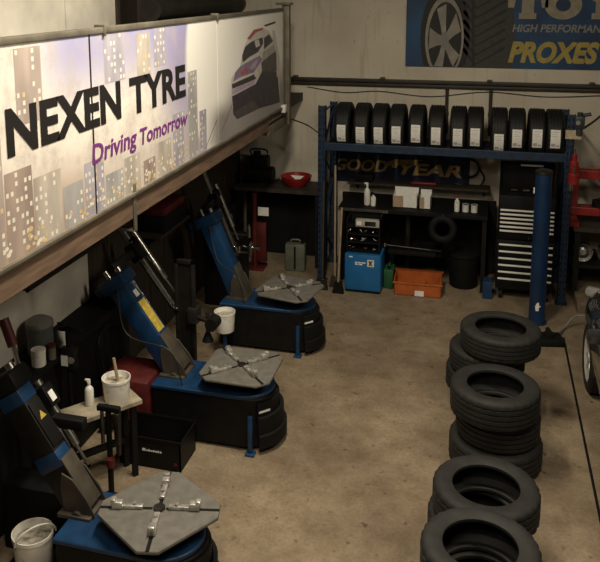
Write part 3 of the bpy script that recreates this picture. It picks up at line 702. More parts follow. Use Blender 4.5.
mb = MB(); mb.cyl((0, 0, .50), (0, 0, .80), .04); mb.cyl((0, 0, .42), (0, 0, .50), .022); mb.cyl((0, 0, .80), (0, 0, .84), .05); mb.build('ram', BRIGHT, pz)
mb = MB(); mb.cyl((-.0, -.0, .21), (-.0, -.0, .28), .10, n=28); mb.cyl((0, 0, .28), (0, 0, .30), .05); mb.build('press_plate', BLACKM, pz)
mb = MB(); mb.lathe([(0, .84), (.03, .85), (.04, .885), (.03, .92), (0, .93)], 20); mb.build('gauge', BRIGHT, pz)
ja = thing('red_bottle_jack', 'red and silver jack fixed to the front of the right rack post', 'jack', (2.845, -.05, 1.45))
mb = MB(); mb.lathe([(0, 0), (.06, 0), (.06, .10), (.045, .12), (.045, .24), (.03, .26), (.03, .33), (0, .33)], 24); mb.build('jack_body', RED, ja)
mb = MB(); mb.cyl((0, 0, .33), (0, 0, .40), .018); mb.cyl((.0, -.045, .12), (.0, -.045, .22), .012); mb.cyl((-.03, 0, -.08), (-.03, 0, 0), .03); mb.build('ram', CHROME, ja)
MB().box(-.03, .03, .02, .075, .02, .16).build('clamp', STEEL, ja)
ar = thing('air_regulator', 'dark grey air regulator at the top of the right rack post', 'regulator', (2.885, 0.02, 2.03))
mb = MB(); mb.box(-.05, .05, -.03, .04, .02, .16, .01); mb.cyl((.0, 0, -.05), (0, 0, .02), .035); mb.cyl((.0, 0, .16), (0, 0, .20), .03); mb.cyl((.03, -.01, .17), (.11, -.01, .19), .02, n=12); mb.build('regulator_body', mat('regulator_grey', (.05, .06, .065), .4, metal=.3, var=.3), ar)
mb = MB(); mb.cyl((-.02, -.035, .09), (-.02, -.025, .09), .025); mb.build('dial', GREYPR, ar)
mb = MB(); mb.tube([(2.93, .05, 2.05), (3.1, .4, 2.10), (3.35, .95, 2.2)], .012); tag(mb.build('air_hose', PIPE), 'black air hose running from the regulator to the back wall', 'hose')
# chrome hub drums on the shelf
for k, (x, y, lab) in enumerate(((3.03, .32, 'chrome clock-faced hub cap on the side bench shelf, left one'), (3.29, .34, 'chrome hub cap on the side bench shelf, right one'))):
    t = thing('hub_cap', lab, 'hub cap', (x, y, .43), 0, 'hub caps on the side bench shelf')
    MM = Matrix.Translation((0, 0, .122)) @ Matrix.Rotation(PI/2-.2, 4, 'X')
    MB().lathe([(.115, -.03), (.12, .0), (.105, .03), (.07, .025), (.06, .035), (0, .04)], 32, M=MM).build('cap', CHROME, t)
    MB().lathe([(.0, .045), (.03, .043), (.035, .035)], 20, M=MM).build('centre_badge', GREYPR, t)

# ------------------------------------------------------------ corner bench at the left of the rack
cb = thing('corner_bench', 'dark bench in the back left corner with the red bowl on it', 'bench', (0, 0, 0))
MB().box(-1.25, -.10, .42, .95, .98, 1.03, .004).build('bench_top', DKWOOD, cb, smooth=0)
for x in (-1.22, -.17):
    for y in (.45, .86): MB().box(x, x+.06, y, y+.06, 0, .98).build('leg', DIRTYB, cb, smooth=0)
MB().box(-1.2, -.15, .88, .93, .02, .98).build('shade_back_panel', BLACKM, cb, smooth=0)  # black sheet standing in for the shade beneath the corner bench
rb = thing('red_bowl', 'red plastic bowl holding a white paper on the corner bench', 'bowl', (-.47, .66, 1.03))
MB().lathe([(0, .0), (.12, .0), (.19, .09), (.20, .13), (.205, .13), (.205, .14), (.19, .135), (.115, .015), (0, .012)], 36).build('bowl', RED, rb)
mb = MB(); mb.prism([(-.09, .06), (.09, .06), (.02, -.03)], 0, .004, M=Matrix.Translation((.04, -.14, .12)) @ Matrix.Rotation(.75, 4, 'X')); tag(mb.build('folded_paper', PAPER, loc=(-.47, .66, 1.03), smooth=0), 'white folded paper in the red bowl on the corner bench', 'paper')
cm = thing('compressor', 'black compressor unit on the bench in the back left corner', 'compressor', (-.98, .66, 1.03))
mb = MB(); mb.cyl((-.2, 0, .13), (.2, 0, .13), .11, n=24); mb.build('tank', BLACKM, cm); mb = MB(); mb.box(-.12, .14, -.09, .09, .22, .38, .02); mb.cyl((-.02, 0, .38), (-.02, 0, .44), .05); mb.build('motor', BLACK, cm); mb = MB(); mb.tube([(-.1, 0, .38), (-.1, 0, .46), (.1, 0, .46), (.12, 0, .38)], .012); mb.build('carry_handle', DIRTYB, cm)
for x in (-.13, .13): MB().box(x-.02, x+.02, -.08, .08, 0, .04).build('foot', BLACKM, cm, smooth=0)
rs = thing('red_stand', 'red upright stand with white card in the dark back left corner', 'stand', (-.93, .28, 0))
mb = MB(); mb.cyl((0, 0, .03), (0, 0, 1.0), .035, n=16); mb.build('column', DKRED, rs); MB().box(-.14, .14, -.12, .12, 0, .03, .005).build('foot', DKRED, rs)
mb = MB(); mb.box(.02, .16, -.03, .03, .1, .62, .01); mb.build('side_body', DKRED, rs); MB().box(.06, .20, -.04, -.03, .72, .83).build('card', PAPER, rs, smooth=0); mb = MB(); mb.cyl((0, 0, .78), (.2, 0, .78), .012, n=8); mb.build('arm', DKRED, rs)
jc = thing('grey_jerrycan', 'grey green jerrycan on the floor under the corner bench', 'jerrycan', (-.40, .34, 0), .1)
MB().box(-.13, .13, -.07, .07, .0, .36, .025).build('can_body', GREYG, jc); mb = MB(); mb.tube([(-.06, 0, .35), (-.05, 0, .40), (.05, 0, .40), (.06, 0, .35)], .012); mb.build('carry_handle', GREYG, jc); mb = MB(); mb.cyl((.09, 0, .35), (.09, 0, .39), .022); mb.build('cap', BLACKM, jc); mb = MB(); mb.box(-.012, .012, -.074, -.07, .03, .33); mb.build('seam', BLACKM, jc, smooth=0)

# ------------------------------------------------------------ three tyre changers
def rounded_end(x0, x1, hw, n=14):
    c = x1 - hw
    return [(x0, -hw)] + [(c + hw*math.cos(a), hw*math.sin(a)) for a in [-PI/2 + PI*k/n for k in range(n+1)]] + [(x0, hw)]
def changer(loc, label, trot, tilt, zt=.60, hinge=(-.50, 0, .47), L=.86, arm_y=.30, bx0=-.68, yellow=True, head_up=.62, dark=False, drop=.0, helper=True, sw=1.25, hy=.082):
    colm = DIRTYB if dark else BLUE
    t = thing('tyre_changer', label, 'tyre changer', (loc[0], loc[1], 0), 0, 'blue and black tyre changing machines')
    hw = .228
    MB().prism(rounded_end(bx0, .29, hw), .03, .43, bev=.006).build('base_cabinet', BLACK, t)
    mb = MB(); mb.prism(rounded_end(bx0-.015, .27, hw+.01), .43, .462, bev=.006); mb.build('top_tray', BLUE, t)
    mb = MB()
    for x, y in ((bx0+.06, -.16), (bx0+.06, .16), (.10, -.16), (.10, .16)): mb.cyl((x, y, 0), (x, y, .03), .04, n=14)
    mb.build('feet', BLACKM, t)
    # front bumper with rubber ribs
    mb = MB()
    for (r0, za, zb) in ((.250, .20, .40), (.285, .10, .30), (.31, .05, .16)):
        pts = [(.055 + r0*math.cos(a), r0*math.sin(a)) for a in [-1.0 + 2.0*k/14 for k in range(15)]] + [(.055 + (r0-.03)*math.cos(a), (r0-.03)*math.sin(a)) for a in [1.0 - 2.0*k/14 for k in range(15)]]
        mb.prism(pts, za, zb, bev=.004)
    mb.build('rubber_bumper', BLACKM, t)
    mb = MB(); mb.box(-.05, .05, 0, .004, -.008, .008, M=Matrix.Translation((.055+.252*math.cos(-.75), .252*math.sin(-.75), .33)) @ Matrix.Rotation(-.75+PI/2, 4, 'Z')); mb.build('scuff_mark', PAPER, t, smooth=0)
    mb = MB(); mb.box(.13, .165, -hw-.05, -hw-.015, 0.02, .32, .006); mb.box(.11, .185, -hw-.07, -hw, 0, .02, .004); mb.build('side_strut', BLUE, t)
    # turntable
    mb = MB(); mb.cyl((0, 0, .462), (0, 0, zt-.03), .15, n=32); mb.cyl((0, 0, zt-.035), (0, 0, zt-.022), .24, n=32); mb.build('turntable_drum', DIRTYB, t)
    tb = bpy.data.objects.new('turntable', None); COL.objects.link(tb); bpy.data.objects.remove(tb)
    a, c = .292, .085
    oct_ = [(a, -a+c), (a, a-c), (a-c, a), (-a+c, a), (-a, a-c), (-a, -a+c), (-a+c, -a), (a-c, -a)]
    tb = MB().prism(oct_, -.022, 0, bev=.004).build('turntable', GREYP, t, loc=(0, 0, zt), rot=(0, 0, trot))
    ms = MB()
    for k in range(4):
        R4 = Matrix.Rotation(PI/4 + k*PI/2, 4, 'Z'); ms.box(.04, .352, -.011, .011, -.021, .0008, M=R4)
    ms.build('slots', BLACKM, tb, smooth=0)
    MB().cyl((0, 0, 0), (0, 0, .012), .035, n=18).build('centre_boss', STEEL, tb)
    for k in range(4):
        R4 = Matrix.Rotation(PI/4 + k*PI/2, 4, 'Z'); mj = MB()
        r0 = .055 + .02*((k*7) % 3)
        mj.box(r0, r0+.17, -.017, .017, .001, .024, .006, M=R4); mj.box(r0+.12, r0+.185, -.023, .023, .002, .046, .008, M=R4); mj.box(r0+.16, r0+.19, -.020, .020, .03, .060, .006, M=R4); mj.cyl((r0+.05, 0, .02), (r0+.05, 0, .036), .012, n=10, M=R4)
        mj.build('jaw', mat('jaw_steel', (.66, .63, .58), .3, metal=.55, var=.55, scale=24), tb)
    # tilting column
    th = math.radians(tilt)
    u = Vector((-math.sin(th), 0, math.cos(th))); nn = Vector((math.cos(th), 0, math.sin(th))); yv = Vector((0, 1, 0))
    h = Vector(hinge)
    MC = Matrix(((nn.x, 0, u.x, h.x), (0, 1, 0, h.y), (nn.z, 0, u.z, h.z), (0, 0, 0, 1)))   # local x=normal, y, z=along
    br = MB()
    for y in (-hy-.018, hy+.006):
        br.prism([(-.06, -.06), (.10, -.06), (.115, .05), (.105, .20), (.06, .27), (.0, .20), (-.06, .08)], 0, .012, M=MC @ Matrix(((1, 0, 0, 0), (0, 0, 1, y), (0, 1, 0, 0), (0, 0, 0, 1))), bev=.003)
    br.cyl((0, -hy-.04, .0), (0, hy+.04, .0), .03, n=14, M=MC)
    br.box(.087, .10, -hy, hy, .0, .34, .003, M=MC); br.box(h.x-.12, h.x+.10, h.y-hy-.05, h.y+hy+.05, .455, .48, .004)
    br.build('column_bracket', BRN, t)
    cl = MB().box(-.085, .085, -hy, hy, .06, L, .008, M=MC).build('column', colm, t)
    if dark:
        for (za, zb) in ((.30, .40), (L-.12, L-.03)): MB().box(-.088, .088, -hy-.003, hy+.003, za, zb, .004, M=MC).build('blue_band', BLUE, cl)
        MB().box(.086, .096, -hy+.01, hy-.01, .42, L-.14, .003, M=MC).build('cover_plate', BLACKM, cl)
        MB().prism([(-.03, .60), (.03, .60), (0, .65)], .0962, .0972, M=MC @ Matrix(((0, 0, 1, 0), (1, 0, 0, 0), (0, 1, 0, 0), (0, 0, 0, 1)))).build('warning_triangle', YEL, cl, smooth=0)
    if yellow:
        o = MB().box(.0855, .0875, -.055, .055, .36, .66, .0, M=MC).build('warning_label', YEL, cl, smooth=0); o['label'] = 'yellow warning label'
        MB().box(.0855, .0875, -.03, .03, .70, .76, .0, M=MC).build('white_plate', PAPER, cl, smooth=0)
    hd = MB().box(-.13, .12, -hy-.025, hy+.025, L-.02, L+.09, .015, M=MC); hd.box(-.20, -.10, -.08, .08, L+.0, L+.07, .01, M=MC); hd = hd.build('column_head', BLACK if dark else BLUE, t)
    mb = MB(); mb.cyl((-.03, -.03, L+.09), (-.03, -.03, L+.16), .022, n=12, M=MC); mb.cyl((.04, .04, L+.09), (.04, .04, L+.13), .03, n=12, M=MC); mb.build('head_fittings', BRIGHT, hd)
    # swing arm and shaft
    mb = MB(); mb.box(-.03, .27, -.045, .045, L+.01-drop, L+.085-drop, .01, M=MC @ Matrix.Translation((.0, .06, 0)) @ Matrix.Rotation(sw, 4, 'Z')); mb.build('swing_arm', DIRTYB, t)
    ax, ay = .27*math.cos(sw)+.02, .06 + .27*math.sin(sw)
    Ld = L - drop
    mb = MB(); mb.box(ax-.055, ax+.055, ay-.055, ay+.055, Ld-.04, Ld+.13, .015, M=MC); mb.build('arm_lock', BLACK, t)
    mb = MB(); mb.cyl((ax, ay, Ld-.50), (ax, ay, Ld+head_up), .027, n=6, M=MC); mb.build('hex_shaft', CHROME, t)
    mb = MB(); mb.box(ax-.02, ax+.02, ay-.03, ay+.03, Ld-.58, Ld-.48, .008, M=MC); mb.cyl((ax+.02, ay-.04, Ld-.57), (ax+.02, ay+.05, Ld-.53), .025, n=12, M=MC); mb.build('mount_head', CHROME, t)
    mb = MB(); mb.tube([tuple(MC @ Vector(p)) for p in ((ax, ay, Ld+.14), (ax+.09, ay-.05, Ld+.16), (ax+.13, ay-.12, Ld+.10))], .012); mb.build('lock_handle', BLACKM, t)
    mb = MB(); mb.cyl((ax+.03, ay+.10, Ld-.30), (ax+.03, ay+.10, Ld+.2), .028, n=14, M=MC); mb.cyl((ax+.03, ay+.10, Ld-.45), (ax+.03, ay+.10, Ld-.30), .012, n=10, M=MC); mb.build('air_cylinder', BRIGHT, t)
    if dark:
        mb = MB(); mb.box(ax+.04, ax+.16, ay-.04, ay+.06, Ld+.02, Ld+.17, .01, M=MC); vb = mb.build('valve_block', BLACK, t)
        mb = MB(); mb.box(ax+.055, ax+.10, ay-.0415, ay-.0395, Ld+.05, Ld+.13, 0, M=MC); mb.box(ax+.1605, ax+.162, ay-.02, ay+.03, Ld+.05, Ld+.12, 0, M=MC); mb.build('paper_tag', PAPER, vb, smooth=0)
        mb = MB(); mb.cyl((ax+.12, ay-.10, Ld+.0), (ax+.12, ay-.10, Ld+.36), .022, n=12, M=MC); mb.cyl((ax+.12, ay-.10, Ld-.22), (ax+.12, ay-.10, Ld+.0), .010, n=10, M=MC); mb.build('lift_cylinder', STEEL, t)
    # helper post behind
    y0 = .31
    if helper:
        mb = MB()
        mb.box(-.70, -.67, y0, y0+.04, .05, 1.32, .004); mb.box(-.55, -.52, y0, y0+.04, .05, 1.32, .004); mb.box(-.70, -.52, y0, y0+.04, 1.28, 1.32, .004); mb.box(-.76, -.46, y0-.04, y0+.08, 0.03, .07, .004); mb.box(-.67, -.55, y0+.015, y0+.025, .3, 1.28); mb.build('helper_post', DIRTYB, t)
        mb = MB(); mb.box(-.58, -.49, y0-.03, y0+.08, .76, .90, .008); mb.cyl((-.53, y0+.02, .82), (-.37, y0-.02, .80), .022, n=12); mb.cyl((-.40, y0-.01, .68), (-.40, y0-.01, .88), .016, n=10); mb.build('helper_arm', STEEL, t)
        mb = MB(); mb.cyl((-.40, y0-.01, .62), (-.40, y0-.01, .70), .05, .02, n=18); mb.cyl((-.35, y0-.07, .79), (-.35, y0+.05, .79), .055, n=20); mb.build('press_roller', BLACKM, t)
    mb = MB(); top = MC @ Vector((.02, -hy, L))
    if not dark: mb.tube([tuple(top), (top.x+.12, -.16, top.z-.35), (hinge[0]+.02, -.2, .75), (bx0+.24, -.19, .465)], .006)
    mb.tube([(bx0+.02, .1, .4), (bx0-.14, .12, .9), tuple(MC @ Vector((-.16, .05, L+.03)))], .009); mb.build('air_lines', PIPE, t)
    # bead breaker arm on the far side
    mb = MB(); mb.box(-.3, .12, hw+.03, hw+.075, .28, .35, .008); mb.box(.06, .12, hw+.0, hw+.09, .16, .36, .01); mb.cyl((-.3, hw+.055, .25), (-.3, hw+.055, .40), .03, n=12); mb.build('bead_breaker', DIRTYB, t)
    return t
near_changer = changer((.15, -5.19), 'nearest tyre changer, grey turntable facing the camera in the lower left foreground', -.56, 33, bx0=-.56, hinge=(-.53, .06, .47), head_up=.38, yellow=False, dark=True, drop=.30, helper=False, sw=2.3, hy=.064)
changer((.08, -3.40), 'middle tyre changer with yellow label on its leaning blue column', 0.0, 36, hinge=(-.56, .02, .47), drop=-.10)
changer((.05, -1.72), 'farthest tyre changer, standing nearest the blue rack', -.2, 23, hinge=(-.52, .0, .45), L=.84, bx0=-.66, yellow=False, helper=False, sw=1.65, drop=-.10)

tag(MB().box(-1.02, -.52, -5.06, -4.86, .0, .46, .012).build('shade_box', BLACK), 'low black box added as shade behind the column of the nearest tyre changer', 'shade box')  # black box added to stand in for the shade behind the column
# ------------------------------------------------------------ buckets, bench and clutter on the left
def bucket(x, y, z, r, h, label, brush=False, handle=True, hrot=0.):
    t = thing('bucket', label, 'bucket', (x, y, z), hrot)
    MB().lathe([(0, 0), (r*.84, 0), (r*.86, .004), (r*.96, h*.9), (r, h*.9), (r, h), (r*.95, h), (r*.93, h*.9), (r*.84, h*.12), (0, h*.12)], 32).build('bucket_body', GRIMEW, t)
    mb = MB(); mb.lathe([(0, h*.80), (r*.5, h*.82), (r*.92, h*.78)], 20); mb.build('paste', mat('tyre_paste', (.46, .42, .34), .5, scale=20, col2=(.22, .19, .15), thr=(.4, .55)), t)
    if handle:
        mb = MB(); mb.tube([(r*1.01*math.cos(a), -.05-.02*math.sin(a), h*.92 + r*.75*math.sin(a)) for a in [PI*k/10 for k in range(11)]], .006); mb.build('wire_handle', WHITE, t)
    if brush:
        bt = thing('brush', 'pasting brush standing in the bucket on the plank bench', 'brush', (x, y, z))
        MB().cyl((.02, 0, h*.6), (-.03, .03, h*1.75), .012, n=10).build('handle', PALEW, bt); MB().cyl((.025, 0, h*.58), (.02, 0, h*.8), .03, .02, n=12).build('bristles', BLACKM, bt)
    return t
bucket(-.665, -5.26, .10, .125, .24, 'white paste bucket with wire handle in the bottom left corner', hrot=.9)
o = MB().box(-.84, -.50, -5.44, -5.09, 0, .10, .006).build('step_box', DIRTYB); tag(o, 'low dark box under the bottom left bucket', 'box')
pb = thing('plank_bench', 'dusty wooden plank bench between the two nearer tyre changers', 'bench', (-.785, -4.34, 0), math.atan2(.56, .44))
MB().box(-.31, .38, -.115, .115, .575, .61, .004).build('plank_top', PLANK, pb, smooth=0)
for x in (-.26, .32):
    for y in (-.09, .06): MB().box(x-.02, x+.02, y, y+.03, 0, .575).build('leg', BLACKM, pb, smooth=0)
MB().box(-.26, .3, -.02, .02, .25, .29).build('stretcher', BLACKM, pb, smooth=0)
bucket(-.645, -4.155, .61, .105, .175, 'white paste bucket with a brush on the plank bench', brush=True, handle=False)
bottle(-.80, -4.28, .61, .2, .032, 'squeeze_bottle', 'white squeeze bottle left of the bucket on the plank bench', WHITE, WHITE)
bk = bucket(-.50, -2.15, .27, .105, .2, 'grimy white bucket hung at the front of the farthest tyre changer', handle=False)
hk = MB(); hk.box(-.56, -.44, -2.20, -2.10, .255, .268); hk.box(-.515, -.485, -2.165, -2.135, 0, .256); hk.box(-.57, -.43, -2.22, -2.08, 0, .012)
tag(hk.build('bucket_stand', BLUE, smooth=0), 'blue post stand under the bucket at the farthest tyre changer', 'stand')
# open black parts box on the floor
bx = thing('black_tray', 'open black box with faint white lettering on the floor', 'box', (-.46, -3.865, 0), .0)
mb = MB(); a, b_, h = .25, .145, .25
a, b_ = .25, .155
mb.box(-a, a, -b_, b_, 0, .01); mb.box(-a, a, -b_, -b_+.01, 0, h); mb.box(-a, a, b_-.01, b_, 0, h); mb.box(-a, -a+.01, -b_, b_, 0, h); mb.box(a-.01, a, -b_, b_, 0, h)
mb.box(-a-.008, a+.008, -b_-.008, -b_+.012, h-.018, h, .002); mb.box(-a-.008, a+.008, b_-.012, b_+.008, h-.018, h, .002); mb.box(a-.012, a+.008, -b_, b_, h-.018, h, .002); mb.box(-a-.008, -a+.012, -b_, b_, h-.018, h, .002)
mb.build('box_body', BLACK, bx, smooth=0)
mb = MB(); mb.box(-.06, -.035, -.1575, -.155, .135, .155); 
for k in range(7): mb.box(-.03+k*.019, -.017+k*.019, -.1575, -.155, .135, .146+.004*(k % 2))
mb.build('print_mark', PAPER, bx, smooth=0)
MB().cyl((.21, -.15, .06), (.21, -.162, .06), .012, n=12).build('red_stud', DKRED, bx)
# wall ledge with drum, rag, bottles
lg = thing('wall_ledge', 'dark narrow workbench along the left wall holding the grey drum', 'bench', (0, 0, 0))
MB().box(WX, -1.05, -6.2, -3.0, .90, .95, .004).build('ledge_top', BLACKM, lg, smooth=0)
MB().box(WX, -1.10, -6.2, -3.02, .0, .90, .004).build('cupboard', BLACKM, lg, smooth=0)
dr = thing('grey_drum', 'grey lidded drum on the dark ledge against the white wall', 'drum', (-1.2, -4.25, .95))
MB().lathe([(0, 0), (.085, 0), (.095, .01), (.095, .20), (.1, .205), (.1, .22), (.09, .225)], 30).build('drum_body', mat('drum_grey', (.10, .105, .10), .5, var=.3), dr)
MB().lathe([(.098, .215), (.102, .225), (.10, .25), (.06, .275), (0, .28)], 30).build('lid', mat('lid_grey', (.20, .19, .175), .5, var=.3), dr)
bottle(-1.10, -4.12, .95, .19, .035, 'white_bottle', 'white bottle standing right beside the grey drum', WHITE, BLACKM)
def jar(x, y, z, r, h, label, m, ml):
    t = thing('jar', label, 'jar', (x, y, z)); MB().cyl((0, 0, 0), (0, 0, h*.8), r, n=18).build('jar_body', m, t); MB().cyl((0, 0, h*.8), (0, 0, h), r*1.04, n=18).build('jar_lid', ml, t)
jar(-1.11, -4.42, .95, .05, .12, 'pale jar on the ledge in front of the grey drum', GRIMEW, GRIMEW)
jar(-1.072, -4.31, .95, .03, .11, 'small red capped jar between the pale jar and the white bottle', GREYP, DKRED)
jar(-1.15, -4.64, .95, .05, .1, 'wide pale jar at the left edge of the photo on the ledge', GRIMEW, WHITE)
# red handled lever and boxes on the near machine's side
rh = MB().cyl((-1.20, .39, 1.29), (-1.04, .34, .87), .016, n=12).build('lever', CHROME, near_changer)
MB().cyl((-1.27, .41, 1.45), (-1.195, .39, 1.28), .035, n=16).build('red_grip', DKRED, rh)['label'] = 'dark red lever grip'
MB().box(-1.10, -.66, .30, .37, .80, .87, .006).build('lever_mount', BLACKM, near_changer)
sh = thing('tool_stand', 'slim dark stand with hooked top and pale gauges between plank bench and ledge', 'stand', (-1.0, -4.20, 0))
mb = MB(); mb.box(-.09, .09, -.08, .08, 0, .02, .004); mb.cyl((0, 0, .02), (0, 0, 1.15), .018, n=12); mb.box(-.07, .12, -.015, .015, 1.12, 1.15, .004); mb.build('frame', BLACKM, sh)
mb = MB(); mb.box(-.05, .07, -.05, .02, .84, 1.0, .01); mb.build('regulator', DIRTYB, sh); MB().box(-.035, .02, -.053, -.049, .87, .95).build('paper_tag', PAPER, sh, smooth=0); mb = MB(); mb.cyl((.045, -.055, .92), (.045, -.045, .92), .025); mb.build('gauge', GREYPR, sh)
gn = thing('air_gun_holder', 'black bracket with hanging air tools at the front edge of plank bench', 'bracket', (-.555, -4.46, 0))
mb = MB(); mb.cyl((0, 0, .02), (0, 0, .72), .02, n=12); mb.box(-.08, .08, -.08, .08, 0, .02); mb.box(-.08, .09, -.02, .02, .70, .74, .005); mb.build('bracket', BLACKM, gn)
mb = MB(); mb.box(.05, .09, -.03, .02, .46, .70, .01); mb.cyl((.07, 0, .38), (.07, 0, .46), .018, n=12); mb.build('air_gun', STEEL, gn); mb = MB(); mb.cyl((-.05, 0, .45), (-.05, 0, .70), .014, n=10); mb.build('lance', BRIGHT, gn); MB().cyl((.02, -.03, .30), (.02, -.03, .36), .03, n=14).build('red_knob', DKRED, gn)
# red and black crate by the wall below the sign
rc = thing('red_toolbox', 'dull red toolbox on a dark stand below the sign near the wall', 'toolbox', (-1.17, -2.12, 1.29), 1.57)
MB().box(-.27, .27, -.16, .16, 0, .16, .01).build('box_body', BLACKM, rc); MB().box(-.275, .275, -.165, .165, .16, .25, .03).build('lid', DKRED, rc); mb = MB(); mb.tube([(-.08, 0, .25), (-.07, 0, .29), (.07, 0, .29), (.08, 0, .25)], .01); mb.build('carry_handle', BLACKM, rc)
ls = thing('bracket_shelf', 'dark bracket shelf on the planked wall carrying the dull red toolbox', 'shelf', (0, 0, 0))
MB().box(WX+.01, -1.0, -2.5, -1.75, 1.265, 1.29, .003).build('board', DKWOOD, ls, smooth=0)
for y in (-2.4, -1.85): MB().prism([(WX+.01, 1.265), (-1.05, 1.265), (WX+.01, 1.05)], y-.012, y+.012, M=Matrix(((1, 0, 0, 0), (0, 0, 1, 0), (0, 1, 0, 0), (0, 0, 0, 1)))).build('bracket', BLACKM, ls, smooth=0)
# red low machine body behind the plank bench (dark red compressor)
rd = thing('red_trolley', 'dark red wheeled trolley behind the paste bucket, beside the middle changer', 'trolley', (-.85, -3.47, 0))
MB().box(-.2, .22, -.2, .22, .08, .48, .03).build('trolley_body', DKRED, rd)
for x in (-.15, .17):
    for y in (-.22, .24): mb = MB(); mb.cyl((x, y-.02, .06), (x, y+.02, .06), .06, n=18); mb.build('wheel', BLACKM, rd)
mb = MB(); mb.tube([(-.18, -.15, .46), (-.22, -.15, .78), (-.22, .15, .78), (-.18, .15, .46)], .013); mb.build('push_handle', BLACKM, rd)
# wheel balancer between the middle and farthest changers
wbal = thing('wheel_balancer', 'dark wheel balancer with white dials between the two farther changers', 'wheel balancer', (-.93, -.80, 0))
MB().box(-.22, .2, -.22, .22, 0, .78, .03).build('balancer_body', BLACK, wbal); mb = MB(); mb.cyl((.2, 0, .66), (.40, 0, .66), .022, n=14); mb.build('spindle', CHROME, wbal); mb = MB(); mb.cyl((.28, 0, .66), (.31, 0, .66), .07, .05, n=20); mb.build('cone', BRIGHT, wbal)
mb = MB(); mb.box(-.2, .05, -.2, .2, .78, 1.12, .02); mb.build('display_hood', BLACKM, wbal); mb = MB(); mb.cyl((.05, -.06, 1.0), (.07, -.06, 1.0), .055, n=20); mb.build('dial', GREYPR, wbal); MB().box(.05, .056, .03, .15, .86, 1.05).build('display', DKGLASS, wbal, smooth=0)
for k, (y, z) in enumerate(((-.20, .64), (-.24, .86))):
    mb = MB(); mb.cyl((.34, y, z), (.34, y, z+.12), .022, n=12); mb.cyl((.34, y, z+.12), (.34, y, z+.15), .012, n=10); mb.box(.03, .34, y-.012, y+.012, z+.02, z+.035)
    mb.build('air_tool', BRIGHT, wbal)['label'] = 'bright silver air tool'
# leftover floor mats near the farthest changer
mb = MB(); mb.lathe([(0, 0), (.22, 0), (.235, .01), (.22, .022), (.2, .014), (0, .014)], 32, c=(-.62, -2.62, 0)); tag(mb.build('metal_dish', GREYP), 'round grey metal dish on the floor between the two farther changers', 'dish')

# ------------------------------------------------------------ the car at the right edge
car = thing('car', 'dark grey car parked at the right edge with only its flank showing', 'car', (3.715, -.98, 0))
# loft of cross sections, local y = 0 front bumper going to -4.2; half width, sill z, belt z, top z, top half width
secs = [(.0, .55, .32, .50, .62, .45), (-.04, .70, .26, .56, .68, .58), (-.20, .82, .22, .62, .74, .70), (-.55, .865, .20, .66, .82, .74), (-1.0, .875, .19, .72, .90, .74), (-1.35, .875, .18, .80, .96, .72),
        (-1.9, .875, .18, .84, .98, .72), (-2.6, .875, .18, .86, 1.0, .72), (-3.3, .87, .19, .87, 1.0, .70), (-3.8, .84, .22, .84, .98, .66), (-4.1, .78, .28, .76, .90, .58), (-4.18, .66, .36, .66, .78, .48)]
def loft(secs, prof):
    b = bmesh.new(); R_ = []
    for s in secs: R_.append([b.verts.new(p) for p in prof(*s)])
    for A, B in zip(R_, R_[1:]):
        n = len(A)
        for i in range(n): b.faces.new((A[i], A[(i+1) % n], B[(i+1) % n], B[i]))
    b.faces.new(R_[0]); b.faces.new(R_[-1][::-1]); bmesh.ops.recalc_face_normals(b, faces=b.faces[:]); return b
def bodyprof(y, w, zs, zb, zt, wt):
    L = [(w*.86, zs), (w*.98, zs+.10), (w, (zs+zb)/2+.05), (w*.985, zb), (wt, zt-.02), (wt*.5, zt)]
    return [(x, y, z) for x, z in L] + [(-x, y, z) for x, z in L[::-1]]
mb = MB(); mb._add(loft(secs, bodyprof))
body = mb.build('car_body', CARP, car, smooth=60)
m_ = body.modifiers.new('s', 'SUBSURF'); m_.levels = m_.render_levels = 2
cut = MB()
for y in (-.92, -3.45):
    for s in (-1, 1): cut.cyl((s*.66, y, .31), (s*1.0, y, .31), .365, n=40)
co = cut.build('cutter', BLACKM)
m_ = body.modifiers.new('b', 'BOOLEAN'); m_.object = co; m_.operation = 'DIFFERENCE'; m_.solver = 'EXACT'
bpy.context.view_layer.update()
dg = bpy.context.evaluated_depsgraph_get()
me = bpy.data.meshes.new_from_object(body.evaluated_get(dg)); body.modifiers.clear(); body.data = me
bpy.data.objects.remove(co)
me.polygons.foreach_set('use_smooth', [True]*len(me.polygons)); me.set_sharp_from_angle(angle=math.radians(40))
cabs = [(-1.15, .70, .90, .90, .92, .60), (-1.75, .74, .92, 1.28, 1.36, .56), (-2.3, .74, .92, 1.36, 1.44, .58), (-2.9, .73, .92, 1.34, 1.42, .56), (-3.5, .70, .92, 1.16, 1.24, .50), (-3.95, .62, .88, .92, .95, .48)]
def cabprof(y, w, zs, zb, zt, wt):
    L = [(w, zs), (w*.97, zs+.3*(zb-zs)), (wt+.05, zb), (wt-.04, zt-.015), (wt*.4, zt)]
    return [(x, y, z) for x, z in L] + [(-x, y, z) for x, z in L[::-1]]
mb = MB(); mb._add(loft(cabs, cabprof)); gl = mb.build('glasshouse', DKGLASS, car, smooth=60)
m_ = gl.modifiers.new('s', 'SUBSURF'); m_.levels = m_.render_levels = 2
rf = [(y, w, zb-.0, zb+.01, zt+.012, wt+.02) for (y, w, zs, zb, zt, wt) in cabs[1:5]]
mb = MB(); mb._add(loft(rf, lambda y, w, zs, zb, zt, wt: [(x, y, z) for x, z in [(wt+.045, zs), (wt-.03, zt-.01), (wt*.4, zt+.004)]] + [(-x, y, z) for x, z in [(wt*.4, zt+.004), (wt-.03, zt-.01), (wt+.045, zs)]])); mb.build('roof', CARP, car, smooth=60)
